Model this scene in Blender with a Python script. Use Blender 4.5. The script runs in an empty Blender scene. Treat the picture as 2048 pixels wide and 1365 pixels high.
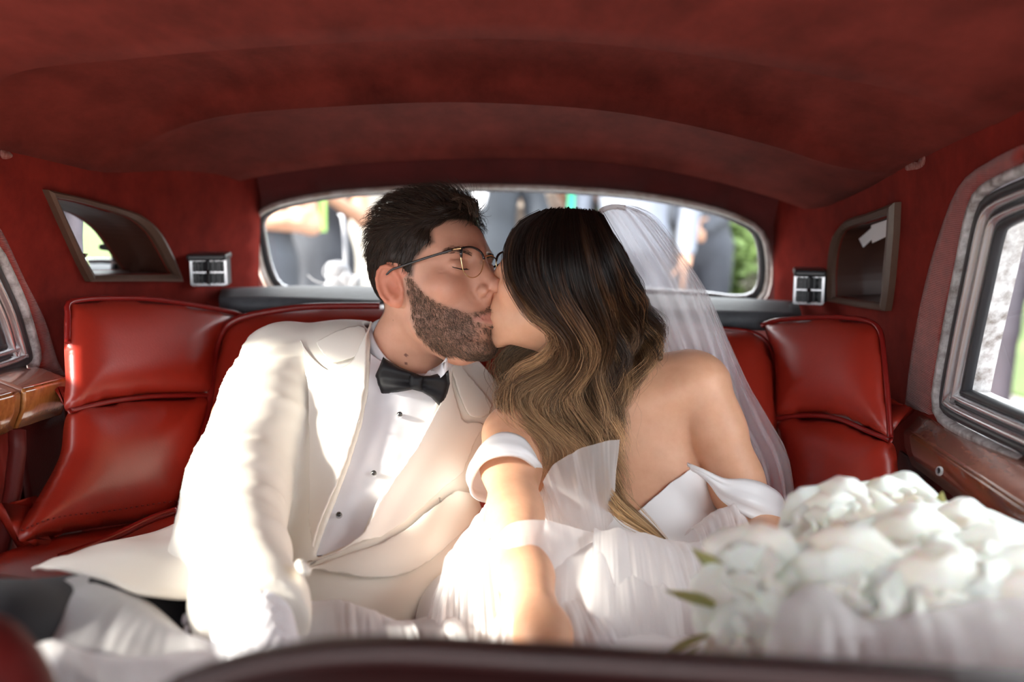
import bpy, math, random
import numpy as np
from mathutils import Vector, Matrix
from mathutils.geometry import delaunay_2d_cdt

SC = bpy.context.scene
COL = SC.collection
rng = np.random.default_rng(7)
random.seed(7)

# ------------------------------------------------------------------ camera
FPX = 1991.0
PITCH = math.radians(9.3)
CAM = np.array([0.0, 0.0, 1.30])
RT = np.array([1.0, 0, 0])
FW = np.array([0, math.cos(PITCH), -math.sin(PITCH)])
UPV = np.array([0, math.sin(PITCH), math.cos(PITCH)])
cam = bpy.data.cameras.new('camera')
cam.sensor_width = 36.0
cam.lens = FPX / 2048 * 36.0
cam.clip_start = 0.02
cam.dof.use_dof = True
cam.dof.focus_distance = 1.38
cam.dof.aperture_fstop = 2.2
camo = bpy.data.objects.new('camera', cam)
COL.objects.link(camo)
camo.location = CAM
camo.rotation_euler = (math.pi / 2 - PITCH, 0, 0)
SC.camera = camo

# ------------------------------------------------------------------ light
wd = bpy.data.worlds.new('sky')
SC.world = wd
wd.use_nodes = True
_bg = wd.node_tree.nodes['Background']
_bg.inputs[0].default_value = (0.93, 0.965, 1.0, 1)
_bg.inputs[1].default_value = 5.0
sun = bpy.data.lights.new('sun', 'SUN')
sun.energy = 11.0
sun.angle = math.radians(6.0)
sun.color = (1.0, 0.93, 0.82)
suno = bpy.data.objects.new('sun', sun)
COL.objects.link(suno)
SUN_DIR = Vector((0.75, 0.40, -0.40))
suno.rotation_euler = SUN_DIR.to_track_quat('-Z', 'Y').to_euler()
suno.location = (-3, -2, 3)

vs = SC.view_settings
vs.view_transform = 'Standard'
vs.look = 'None'
vs.gamma = 1.0
vs.use_curve_mapping = False
vs.exposure = 0.62
SC.cycles.use_denoising = True
SC.cycles.transparent_max_bounces = 24
SC.cycles.max_bounces = 10
SC.cycles.diffuse_bounces = 6
SC.cycles.sample_clamp_indirect = 6.0

# ------------------------------------------------------------------ small maths
def P(px, py, d):
    """the place in the car seen at photograph pixel (px, py), d metres along the lens axis"""
    px = np.asarray(px, float)[..., None]; py = np.asarray(py, float)[..., None]; d = np.asarray(d, float)[..., None]
    return CAM + d * (FW + (px - 1024) / FPX * RT - (py - 682.5) / FPX * UPV)

def P1(t):
    return P(t[0], t[1], t[2])

def proj(X):
    v = np.asarray(X, float) - CAM
    d = v @ FW
    return np.stack([1024 + FPX * (v @ RT) / d, 682.5 - FPX * (v @ UPV) / d, d], -1)

def nrm(v):
    v = np.asarray(v, float)
    return v / (np.linalg.norm(v, axis=-1, keepdims=True) + 1e-12)

def cat(pts, n, closed=False):
    """Catmull-Rom through pts (k,dim), resampled to n points of equal arc"""
    p = np.asarray(pts, float)
    if len(p) == 2 and not closed:
        return p[0] + (p[1] - p[0]) * np.linspace(0, 1, n)[:, None]
    if closed:
        q = np.vstack([p[-1], p, p[0], p[1]])
    else:
        q = np.vstack([2 * p[0] - p[1], p, 2 * p[-1] - p[-2]])
    out = []
    t = np.linspace(0, 1, 16, endpoint=False)[:, None]
    for i in range(1, len(q) - 2):
        a, b, c, d = q[i - 1], q[i], q[i + 1], q[i + 2]
        out.append(.5 * ((2 * b) + (c - a) * t + (2 * a - 5 * b + 4 * c - d) * t * t + (3 * b - a - 3 * c + d) * t ** 3))
    o = np.vstack(out + [q[-2][None]])
    L = np.r_[0, np.cumsum(np.linalg.norm(np.diff(o, axis=0), axis=1))]
    s = np.linspace(0, L[-1], n + 1)[:-1] if closed else np.linspace(0, L[-1], n)
    return np.stack([np.interp(s, L, o[:, k]) for k in range(p.shape[1])], 1)

def lin(pts, n):
    p = np.asarray(pts, float)
    L = np.r_[0, np.cumsum(np.linalg.norm(np.diff(p, axis=0), axis=1))]
    s = np.linspace(0, L[-1], n)
    return np.stack([np.interp(s, L, p[:, k]) for k in range(p.shape[1])], 1)

def sstep(a, b, x):
    t = np.clip((np.asarray(x, float) - a) / (b - a), 0, 1)
    return t * t * (3 - 2 * t)

_perm = np.random.default_rng(3).random((64, 64, 64))
def vnoise(X):
    """smooth value noise, -1..1"""
    X = np.asarray(X, float)
    i = np.floor(X).astype(int); f = X - i
    f = f * f * (3 - 2 * f)
    r = 0
    for a in (0, 1):
        for b in (0, 1):
            for c in (0, 1):
                w = (f[..., 0] if a else 1 - f[..., 0]) * (f[..., 1] if b else 1 - f[..., 1]) * (f[..., 2] if c else 1 - f[..., 2])
                r = r + w * _perm[(i[..., 0] + a) % 64, (i[..., 1] + b) % 64, (i[..., 2] + c) % 64]
    return r * 2 - 1

# ------------------------------------------------------------------ objects
def mesh(name, V, Fc, mat=None, parent=None, smooth=True, col=None, uv=None):
    me = bpy.data.meshes.new(name)
    V = np.asarray(V, float)
    if isinstance(Fc, np.ndarray):
        k = Fc.shape[1]
        me.vertices.add(len(V)); me.vertices.foreach_set('co', V.astype(np.float32).ravel())
        me.loops.add(Fc.size); me.loops.foreach_set('vertex_index', Fc.astype(np.int32).ravel())
        me.polygons.add(len(Fc)); me.polygons.foreach_set('loop_start', (np.arange(len(Fc)) * k).astype(np.int32))
        me.update(calc_edges=True)
    else:
        me.from_pydata([tuple(v) for v in V], [], [tuple(int(i) for i in f) for f in Fc])
    if smooth:
        me.polygons.foreach_set('use_smooth', np.ones(len(me.polygons), bool))
    if col is not None:
        a = me.attributes.new('col', 'FLOAT_COLOR', 'POINT')
        c = np.ones((len(V), 4), np.float32); c[:, :3] = col
        a.data.foreach_set('color', c.ravel())
    if mat is not None:
        me.materials.append(mat)
    me.validate()
    o = bpy.data.objects.new(name, me)
    COL.objects.link(o)
    if parent is not None:
        o.parent = parent
        o.matrix_parent_inverse = Matrix.Translation(parent.location).inverted()
    return o

def thing(name, label, catg, loc=(0, 0, 0), group=None):
    o = bpy.data.objects.new(name, None)
    o.empty_display_size = .05
    COL.objects.link(o)
    o.location = [float(v) for v in loc]
    o['label'] = label; o['category'] = catg
    if group: o['group'] = group
    return o

def tag(o, label, catg, group=None, kind=None):
    o['label'] = label; o['category'] = catg
    if group: o['group'] = group
    if kind: o['kind'] = kind
    return o

def struct(o, label=None):
    o['kind'] = 'structure'
    if label: o['label'] = label
    return o

def stuff(o):
    o['kind'] = 'stuff'
    return o

def solid(o, th, offset=-1.0, bevel=0):
    m = o.modifiers.new('thickness', 'SOLIDIFY'); m.thickness = th; m.offset = offset
    if bevel:
        b = o.modifiers.new('edge', 'BEVEL'); b.width = bevel; b.segments = 2; b.limit_method = 'ANGLE'
    return o

def subd(o, n=1):
    m = o.modifiers.new('subdivision', 'SUBSURF'); m.levels = n; m.render_levels = n
    return o

class MB:
    """collects shapes into one mesh"""
    def __init__(s): s.V = []; s.F = []; s.C = []; s.n = 0
    def add(s, V, Fc, col=None):
        V = np.asarray(V, float)
        s.V.append(V); s.F += [tuple(int(i) + s.n for i in f) for f in Fc]; s.n += len(V)
        s.C.append(np.broadcast_to(np.asarray(col if col is not None else (1, 1, 1), float), (len(V), 3)))
        return s
    def build(s, name, mat=None, parent=None, smooth=True, col=False):
        return mesh(name, np.vstack(s.V), s.F, mat, parent, smooth, np.vstack(s.C) if col else None)

def grid_faces(nu, nv, cu=False, cv=False):
    f = []
    for i in range(nu if cu else nu - 1):
        for j in range(nv if cv else nv - 1):
            a = i * nv + j; b = ((i + 1) % nu) * nv + j
            f.append((a, b, ((i + 1) % nu) * nv + (j + 1) % nv, i * nv + (j + 1) % nv))
    return f

def loft(rows, n=40, m=None, closed=False, smooth_rows=True):
    """rows: list of (k,3) polylines -> grid of n points per row, m rows"""
    R = np.stack([cat(r, n, closed) for r in rows])
    if m:
        R = np.stack([(cat if smooth_rows else lin)(R[:, j], m) for j in range(n)], 1)
    return R

def grid_mesh(name, G, mat, parent=None, cu=False, cv=False, smooth=True, col=None):
    nu, nv = G.shape[:2]
    return mesh(name, G.reshape(-1, 3), grid_faces(nu, nv, cu, cv), mat, parent, smooth, col)

def tube_geo(pts, r, k=8, closed=False, cap=True, flat=1.0, up=None):
    p = np.asarray(pts, float); n = len(p)
    r = np.broadcast_to(np.asarray(r, float), (n,))
    if closed:
        T = nrm(np.roll(p, -1, 0) - np.roll(p, 1, 0))
    else:
        T = nrm(np.gradient(p, axis=0))
    a = np.array(up if up is not None else (0, 0, 1.0))
    if abs(T[0] @ a) > .95: a = np.array([1.0, 0, 0])
    N = np.zeros_like(p)
    v = a - T[0] * (T[0] @ a)
    for i in range(n):
        if up is not None: v = np.asarray(up, float)
        v = v - T[i] * (T[i] @ v); v = v / (np.linalg.norm(v) + 1e-12); N[i] = v
    B = np.cross(T, N)
    th = np.arange(k) * 2 * math.pi / k
    ring = p[:, None] + r[:, None, None] * (np.cos(th)[None, :, None] * N[:, None] + flat * np.sin(th)[None, :, None] * B[:, None])
    F = grid_faces(n, k, closed, True)
    if cap and not closed:
        F += [tuple(range(k))[::-1], tuple((n - 1) * k + i for i in range(k))]
    return ring.reshape(-1, 3), F

def tube(name, pts, r, mat, parent=None, k=8, closed=False, **kw):
    V, F = tube_geo(pts, r, k, closed, **kw)
    return mesh(name, V, F, mat, parent)

def sweep(pts, prof, closed=True, normal=None):
    """sweep a closed 2-D profile (m,2) along pts; axis 0 = outwards in the loop's plane, axis 1 = along normal"""
    p = np.asarray(pts, float); n = len(p)
    T = nrm(np.roll(p, -1, 0) - np.roll(p, 1, 0)) if closed else nrm(np.gradient(p, axis=0))
    N = np.broadcast_to(np.asarray(normal, float), p.shape)
    N = nrm(N - T * np.sum(T * N, 1, keepdims=True))
    O = np.cross(T, N)
    c = p.mean(0)
    if np.sum(O * (p - c)) < 0: O = -O
    prof = np.asarray(prof, float)
    V = p[:, None] + prof[None, :, 0, None] * O[:, None] + prof[None, :, 1, None] * N[:, None]
    F = grid_faces(n, len(prof), closed, True)
    if not closed:
        F += [tuple(range(len(prof)))[::-1], tuple((n - 1) * len(prof) + i for i in range(len(prof)))]
    return V.reshape(-1, 3), F

def box_geo(c, ax, ay, az):
    c, ax, ay, az = [np.asarray(v, float) for v in (c, ax, ay, az)]
    V = [c + sx * ax + sy * ay + sz * az for sx in (-1, 1) for sy in (-1, 1) for sz in (-1, 1)]
    return V, [(0, 1, 3, 2), (4, 6, 7, 5), (0, 4, 5, 1), (2, 3, 7, 6), (0, 2, 6, 4), (1, 5, 7, 3)]

def box(name, c, ax, ay, az, mat, parent=None, bevel=.002):
    V, F = box_geo(c, ax, ay, az)
    o = mesh(name, V, F, mat, parent, smooth=False)
    if bevel:
        b = o.modifiers.new('edge', 'BEVEL'); b.width = bevel; b.segments = 2
    return o

def lathe_geo(prof, c, axis=(0, 0, 1), k=20):
    a = nrm(axis); u = nrm(np.cross(a, (0.3, 0.9, 0.2))); v = np.cross(a, u)
    th = np.arange(k) * 2 * math.pi / k
    V = [np.asarray(c) + z * a + r * (math.cos(t) * u + math.sin(t) * v) for r, z in prof for t in th]
    F = grid_faces(len(prof), k, False, True)
    F += [tuple(range(k))[::-1], tuple((len(prof) - 1) * k + i for i in range(k))]
    return np.array(V), F

def inside(poly, X):
    """points in polygon"""
    poly = np.asarray(poly, float); X = np.asarray(X, float)
    x, y = X[:, 0], X[:, 1]; r = np.zeros(len(X), bool)
    q = np.roll(poly, -1, 0)
    for a, b in zip(poly, q):
        if a[1] == b[1]: continue
        c = ((a[1] > y) != (b[1] > y)) & (x < (b[0] - a[0]) * (y - a[1]) / (b[1] - a[1]) + a[0])
        r ^= c
    return r

def polydist(poly, X):
    """signed distance to polygon, negative inside"""
    poly = np.asarray(poly, float); X = np.asarray(X, float)
    d = np.full(len(X), 1e9)
    for a, b in zip(poly, np.roll(poly, -1, 0)):
        e = b - a; w = X - a
        t = np.clip((w @ e) / (e @ e + 1e-12), 0, 1)
        d = np.minimum(d, np.linalg.norm(w - t[:, None] * e, axis=1))
    return np.where(inside(poly, X), -d, d)

def fill2d(poly, step, holes=(), jitter=.0):
    """triangulated 2-D polygon with inner points on a grid -> (V2, tris)"""
    poly = np.asarray(poly, float)
    pts = [poly]; edges = [(i, (i + 1) % len(poly)) for i in range(len(poly))]; n = len(poly)
    for h in holes:
        h = np.asarray(h, float); pts.append(h); edges += [(n + i, n + (i + 1) % len(h)) for i in range(len(h))]; n += len(h)
    lo, hi = poly.min(0), poly.max(0)
    gx, gy = np.meshgrid(np.arange(lo[0] + step * .5, hi[0], step), np.arange(lo[1] + step * .5, hi[1], step), indexing='ij')
    g = np.stack([gx.ravel(), gy.ravel()], 1)
    g[:, 0] += (np.round((g[:, 1] - lo[1]) / step).astype(int) % 2) * step * .5
    ok = polydist(poly, g) < -step * .45
    for h in holes: ok &= polydist(h, g) > step * .45
    pts.append(g[ok])
    A = np.vstack(pts)
    sc = 1.0 / max(hi - lo)
    r = delaunay_2d_cdt([Vector(((v - lo) * sc)) for v in A], edges, [], 0, 1e-7)
    V = np.array([(v.x, v.y) for v in r[0]]) / sc + lo
    T = np.array([f for f in r[2] if len(f) == 3])
    c = V[T].mean(1)
    ok = inside(poly, c)
    for h in holes: ok &= ~inside(h, c)
    return V, T[ok]

# ------------------------------------------------------------------ signed-distance modelling
def sph(X, c, r): return np.linalg.norm(X - np.asarray(c, np.float32), axis=1) - r
def ell(X, c, R, M=None):
    p = X - np.asarray(c, np.float32)
    if M is not None: p = p @ np.asarray(M, np.float32).T
    R = np.asarray(R, np.float32)
    k0 = np.linalg.norm(p / R, axis=1); k1 = np.linalg.norm(p / (R * R), axis=1)
    return k0 * (k0 - 1) / np.maximum(k1, 1e-6)
def cap(X, a, b, ra, rb):
    a = np.asarray(a, np.float32); b = np.asarray(b, np.float32)
    e = b - a; w = X - a
    h = np.clip((w @ e) / max(float(e @ e), 1e-9), 0, 1)
    return np.linalg.norm(w - h[:, None] * e, axis=1) - (ra + (rb - ra) * h)
def chain(X, pts, k=.01):
    """tapered limb through (point, radius) pairs"""
    d = None
    for (a, ra), (b, rb) in zip(pts[:-1], pts[1:]):
        c = cap(X, a, b, ra, rb)
        d = c if d is None else smin(d, c, k)
    return d
def smin(a, b, k):
    h = np.maximum(k - np.abs(a - b), 0) / k
    return np.minimum(a, b) - h * h * k * .25
def smax(a, b, k): return -smin(-a, -b, k)

def iso(f, lo, hi, h, band=1.9):
    lo = np.asarray(lo, float); hi = np.asarray(hi, float)
    n = np.ceil((hi - lo) / (4 * h)).astype(int)
    ax = [lo[i] + np.arange(n[i] + 1) * 4 * h for i in range(3)]
    C = np.stack(np.meshgrid(*ax, indexing='ij'), -1)
    c = f(C.reshape(-1, 3).astype(np.float32)).reshape(C.shape[:3])
    ab = np.abs(c)
    m = np.full(n, 1e9)
    sg = np.zeros(n)
    for i in (0, 1):
        for j in (0, 1):
            for k in (0, 1):
                m = np.minimum(m, ab[i:n[0] + i, j:n[1] + j, k:n[2] + k])
    act = m < 4 * h * band
    N = 4 * n + 1
    big = np.where(c < 0, -9.0, 9.0)
    V = big[np.ix_(*[np.minimum((np.arange(N[i]) + 2) // 4, n[i]) for i in range(3)])].astype(np.float32)
    af = np.zeros(N, bool)
    a4 = act.repeat(4, 0).repeat(4, 1).repeat(4, 2)
    for i in (0, 1):
        for j in (0, 1):
            for k in (0, 1):
                af[i:N[0] - 1 + i, j:N[1] - 1 + j, k:N[2] - 1 + k] |= a4
    idx = np.argwhere(af)
    X = (lo + idx * h).astype(np.float32)
    vals = np.concatenate([f(X[s:s + 200000]) for s in range(0, len(X), 200000)]) if len(X) else np.zeros(0)
    V[af] = vals
    S = V < 0
    cs = np.zeros(N - 1, np.int8)
    for i in (0, 1):
        for j in (0, 1):
            for k in (0, 1):
                cs += S[i:N[0] - 1 + i, j:N[1] - 1 + j, k:N[2] - 1 + k]
    actc = (cs > 0) & (cs < 8)
    cells = np.argwhere(actc)
    ids = np.full(N - 1, -1, np.int64); ids[actc] = np.arange(len(cells))
    acc = np.zeros((len(cells), 3)); cnt = np.zeros(len(cells))
    cor = [np.array(v) for v in ((0,0,0),(1,0,0),(0,1,0),(1,1,0),(0,0,1),(1,0,1),(0,1,1),(1,1,1))]
    ed = [(0,1),(2,3),(4,5),(6,7),(0,2),(1,3),(4,6),(5,7),(0,4),(1,5),(2,6),(3,7)]
    for a, b in ed:
        A = cells + cor[a]; B = cells + cor[b]
        va = V[A[:, 0], A[:, 1], A[:, 2]]; vb = V[B[:, 0], B[:, 1], B[:, 2]]
        mm = (va < 0) != (vb < 0)
        t = np.where(mm, va / np.where(va - vb == 0, 1, va - vb), 0)
        acc += np.where(mm[:, None], cor[a] + t[:, None] * (cor[b] - cor[a]), 0); cnt += mm
    verts = lo + h * (cells + acc / np.maximum(cnt, 1)[:, None])
    quads = []
    for axn in range(3):
        o1, o2 = (axn + 1) % 3, (axn + 2) % 3
        sl0 = [slice(1, -1)] * 3; sl1 = [slice(1, -1)] * 3
        sl0[axn] = slice(0, -1); sl1[axn] = slice(1, None)
        s0 = S[tuple(sl0)]; s1 = S[tuple(sl1)]
        e = np.argwhere(s0 != s1)
        if not len(e): continue
        flip = s0[e[:, 0], e[:, 1], e[:, 2]]
        base = e + 1; base[:, axn] -= 1
        q = []
        for (u, v) in ((1, 1), (0, 1), (0, 0), (1, 0)):
            b = base.copy(); b[:, o1] -= u; b[:, o2] -= v
            q.append(ids[b[:, 0], b[:, 1], b[:, 2]])
        q = np.stack(q, 1)
        q[~flip] = q[~flip][:, ::-1]
        quads.append(q)
    Q = np.vstack(quads)
    Q = Q[(Q >= 0).all(1)]
    return verts, Q

def grad(f, X, e=.0015):
    X = np.asarray(X, np.float32)
    g = np.stack([f(X + np.eye(3, dtype=np.float32)[i] * e) - f(X - np.eye(3, dtype=np.float32)[i] * e) for i in range(3)], 1)
    return nrm(g)

def trace(f, px, py, d0=.5, d1=2.6):
    """where the line of sight through pixel (px,py) first meets the field's surface"""
    dirs = FW + (np.asarray(px, float)[:, None] - 1024) / FPX * RT - (np.asarray(py, float)[:, None] - 682.5) / FPX * UPV
    L = np.linalg.norm(dirs, axis=1)
    d = np.full(len(dirs), d0)
    best = np.full(len(dirs), 1e9); bd = d.copy()
    for _ in range(90):
        v = f((CAM + d[:, None] * dirs).astype(np.float32)).astype(float)
        imp = v < best
        best = np.where(imp, v, best); bd = np.where(imp, d, bd)
        d = np.minimum(d + np.where(v > 0, v * .8, v * .8) / L, d1)
    hit = np.abs(v) < .004
    d = np.where(hit, d, bd)
    return CAM + d[:, None] * dirs, d

def tri_smooth(V, T, n, fix=None, w=.5):
    E = np.vstack([T[:, [0, 1]], T[:, [1, 2]], T[:, [2, 0]]]); E = np.vstack([E, E[:, ::-1]])
    deg = np.bincount(E[:, 0], minlength=len(V))[:, None]
    for _ in range(n):
        A = np.zeros_like(V); np.add.at(A, E[:, 0], V[E[:, 1]])
        W = V + w * (A / np.maximum(deg, 1) - V)
        if fix is not None: W[fix] = V[fix]
        V = W
    return V

def quad_smooth(V, Q, n, w=.5):
    E = np.vstack([Q[:, [0, 1]], Q[:, [1, 2]], Q[:, [2, 3]], Q[:, [3, 0]]])
    deg = np.bincount(E.ravel(), minlength=len(V))[:, None]
    for _ in range(n):
        A = np.stack([np.bincount(E[:, 0], V[E[:, 1], k], len(V)) + np.bincount(E[:, 1], V[E[:, 0], k], len(V)) for k in range(3)], 1)
        V = V + w * (A / np.maximum(deg, 1) - V)
    return V

def drape(name, f, poly, step, off, mat, parent, th=.003, smooth=3, bulge=0, bw=12, closed_poly=True, dens=None, d0=.5, roll=None):
    """a piece of cloth cut to an outline and laid on the surface of field f"""
    poly = np.asarray(poly, float)
    n = int(np.linalg.norm(np.roll(poly, -1, 0) - poly, axis=1).sum() / step)
    pl = []
    for a, b in zip(poly, np.roll(poly, -1, 0)):
        k = max(1, int(np.linalg.norm(b - a) / step)); pl.append(a + (b - a) * (np.arange(k) / k)[:, None])
    pl = np.vstack(pl)
    V2, T = fill2d(pl, step)
    X, d = trace(f, V2[:, 0], V2[:, 1], d0)
    X = tri_smooth(X, T, smooth)
    g = grad(f, X)
    o = np.full(len(X), off)
    if bulge: o = o + bulge * (1 - np.exp(-np.maximum(-polydist(poly, V2), 0) / bw))
    if roll is not None: o = o + roll(V2)
    X = X + g * o[:, None]
    X = tri_smooth(X, T, 2)
    n0 = np.cross(X[T[0, 1]] - X[T[0, 0]], X[T[0, 2]] - X[T[0, 0]])
    if n0 @ g[T[0, 0]] < 0: T = T[:, ::-1]
    ob = mesh(name, X, T.copy(), mat, parent)
    if th: solid(ob, th, -1.0)
    return ob

def strands_geo(C, r0, r1, k=3):
    """C (N,K,3) hair curves -> tube mesh arrays"""
    N, K = C.shape[:2]
    T = nrm(np.gradient(C, axis=1))
    ref = nrm(rng.normal(size=(N, 1, 3)))
    A = nrm(np.cross(T, ref)); B = np.cross(T, A)
    r = np.linspace(0, 1, K)
    rad = np.broadcast_to(np.asarray(r0)[..., None] if np.ndim(r0) else r0, (N, K)) * (1 - r) + r1 * r
    th = np.arange(k) * 2 * math.pi / k
    V = C[:, :, None] + rad[:, :, None, None] * (np.cos(th)[None, None, :, None] * A[:, :, None] + np.sin(th)[None, None, :, None] * B[:, :, None])
    i = np.arange(K - 1)[:, None]; j = np.arange(k)[None]
    q = np.stack([i * k + j, i * k + (j + 1) % k, (i + 1) * k + (j + 1) % k, (i + 1) * k + j], -1).reshape(-1, 4)
    Fq = (np.arange(N)[:, None, None] * K * k + q[None]).reshape(-1, 4)
    return V.reshape(-1, 3), Fq

# ------------------------------------------------------------------ materials
def mat(name, base, rough=.6, metal=0, noise=None, bump=None, attr=False, **kw):
    """base colour; noise=(scale, colour2, detail, stretch); bump=(kind, scale, strength, distance)"""
    m = bpy.data.materials.new(name); m.use_nodes = True
    nt = m.node_tree; b = nt.nodes['Principled BSDF']
    def S(k, v):
        if k in b.inputs: b.inputs[k].default_value = v
    S('Base Color', (*base, 1)); S('Roughness', rough); S('Metallic', metal)
    for k, v in kw.items(): S(k.replace('_', ' '), v)
    tc = nt.nodes.new('ShaderNodeTexCoord')
    src = None
    if attr:
        a = nt.nodes.new('ShaderNodeAttribute'); a.attribute_name = 'col'; src = a.outputs['Color']
    if noise:
        mp = nt.nodes.new('ShaderNodeMapping'); nt.links.new(tc.outputs['Object'], mp.inputs[0])
        if len(noise) > 3: mp.inputs['Scale'].default_value = noise[3]
        n = nt.nodes.new('ShaderNodeTexNoise'); n.inputs['Scale'].default_value = noise[0]; n.inputs['Detail'].default_value = noise[2]
        n.inputs['Roughness'].default_value = .65
        nt.links.new(mp.outputs[0], n.inputs['Vector'])
        r = nt.nodes.new('ShaderNodeMapRange'); r.inputs[1].default_value = .32; r.inputs[2].default_value = .68
        nt.links.new(n.outputs[0], r.inputs[0])
        mx = nt.nodes.new('ShaderNodeMix'); mx.data_type = 'RGBA'
        nt.links.new(r.outputs[0], mx.inputs[0])
        if src is not None:
            mx.blend_type = 'MULTIPLY'
            nt.links.new(src, mx.inputs[6])
        else:
            mx.inputs[6].default_value = (*base, 1)
        mx.inputs[7].default_value = (*noise[1], 1)
        src = mx.outputs[2]
    if src is not None: nt.links.new(src, b.inputs['Base Color'])
    if bump:
        kind, sc, st, dist = bump[:4]
        if kind == 'noise':
            t = nt.nodes.new('ShaderNodeTexNoise'); t.inputs['Scale'].default_value = sc; t.inputs['Detail'].default_value = 5; out = t.outputs[0]
        elif kind == 'voronoi':
            t = nt.nodes.new('ShaderNodeTexVoronoi'); t.inputs['Scale'].default_value = sc; out = t.outputs['Distance']
        else:
            t = nt.nodes.new('ShaderNodeTexWave'); t.inputs['Scale'].default_value = sc; t.inputs['Distortion'].default_value = 1.2; t.inputs['Detail'].default_value = 2
            t.bands_direction = kind.upper(); out = t.outputs[0]
        mp2 = nt.nodes.new('ShaderNodeMapping'); nt.links.new(tc.outputs['Object'], mp2.inputs[0])
        if len(bump) > 4: mp2.inputs['Scale'].default_value = bump[4]
        nt.links.new(mp2.outputs[0], t.inputs['Vector'])
        bn = nt.nodes.new('ShaderNodeBump'); bn.inputs['Strength'].default_value = st; bn.inputs['Distance'].default_value = dist
        nt.links.new(out, bn.inputs['Height']); nt.links.new(bn.outputs[0], b.inputs['Normal'])
    return m

def sheer(name, colr, opacity, trans=.5):
    """net fabric: part open holes, part threads that reflect and let light through"""
    m = bpy.data.materials.new(name); m.use_nodes = True
    nt = m.node_tree; nt.nodes.remove(nt.nodes['Principled BSDF'])
    out = nt.nodes['Material Output']
    d = nt.nodes.new('ShaderNodeBsdfDiffuse'); d.inputs[0].default_value = (*colr, 1)
    t = nt.nodes.new('ShaderNodeBsdfTranslucent'); t.inputs[0].default_value = (*colr, 1)
    a = nt.nodes.new('ShaderNodeMixShader'); a.inputs[0].default_value = trans
    nt.links.new(d.outputs[0], a.inputs[1]); nt.links.new(t.outputs[0], a.inputs[2])
    tr = nt.nodes.new('ShaderNodeBsdfTransparent')
    # threads stack up when the net is seen edge-on
    lw = nt.nodes.new('ShaderNodeLayerWeight'); lw.inputs[0].default_value = .35
    mr = nt.nodes.new('ShaderNodeMapRange'); mr.inputs[3].default_value = opacity; mr.inputs[4].default_value = min(1, opacity * 2.0 + .1)
    nt.links.new(lw.outputs['Facing'], mr.inputs[0])
    x = nt.nodes.new('ShaderNodeMixShader')
    nt.links.new(mr.outputs[0], x.inputs[0]); nt.links.new(tr.outputs[0], x.inputs[1]); nt.links.new(a.outputs[0], x.inputs[2])
    nt.links.new(x.outputs[0], out.inputs[0])
    return m

def glassy(name, tint=(1, 1, 1), refl=.08):
    m = bpy.data.materials.new(name); m.use_nodes = True
    nt = m.node_tree; nt.nodes.remove(nt.nodes['Principled BSDF']); out = nt.nodes['Material Output']
    tr = nt.nodes.new('ShaderNodeBsdfTransparent'); tr.inputs[0].default_value = (*tint, 1)
    g = nt.nodes.new('ShaderNodeBsdfGlossy'); g.inputs['Roughness'].default_value = .02
    f = nt.nodes.new('ShaderNodeLayerWeight'); f.inputs[0].default_value = .5
    pw = nt.nodes.new('ShaderNodeMath'); pw.operation = 'POWER'; pw.inputs[1].default_value = 5
    x = nt.nodes.new('ShaderNodeMixShader')
    ml = nt.nodes.new('ShaderNodeMath'); ml.operation = 'MULTIPLY_ADD'; ml.inputs[1].default_value = .6; ml.inputs[2].default_value = refl * .5
    nt.links.new(f.outputs['Facing'], pw.inputs[0]); nt.links.new(pw.outputs[0], ml.inputs[0]); nt.links.new(ml.outputs[0], x.inputs[0])
    nt.links.new(tr.outputs[0], x.inputs[1]); nt.links.new(g.outputs[0], x.inputs[2]); nt.links.new(x.outputs[0], out.inputs[0])
    return m

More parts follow.
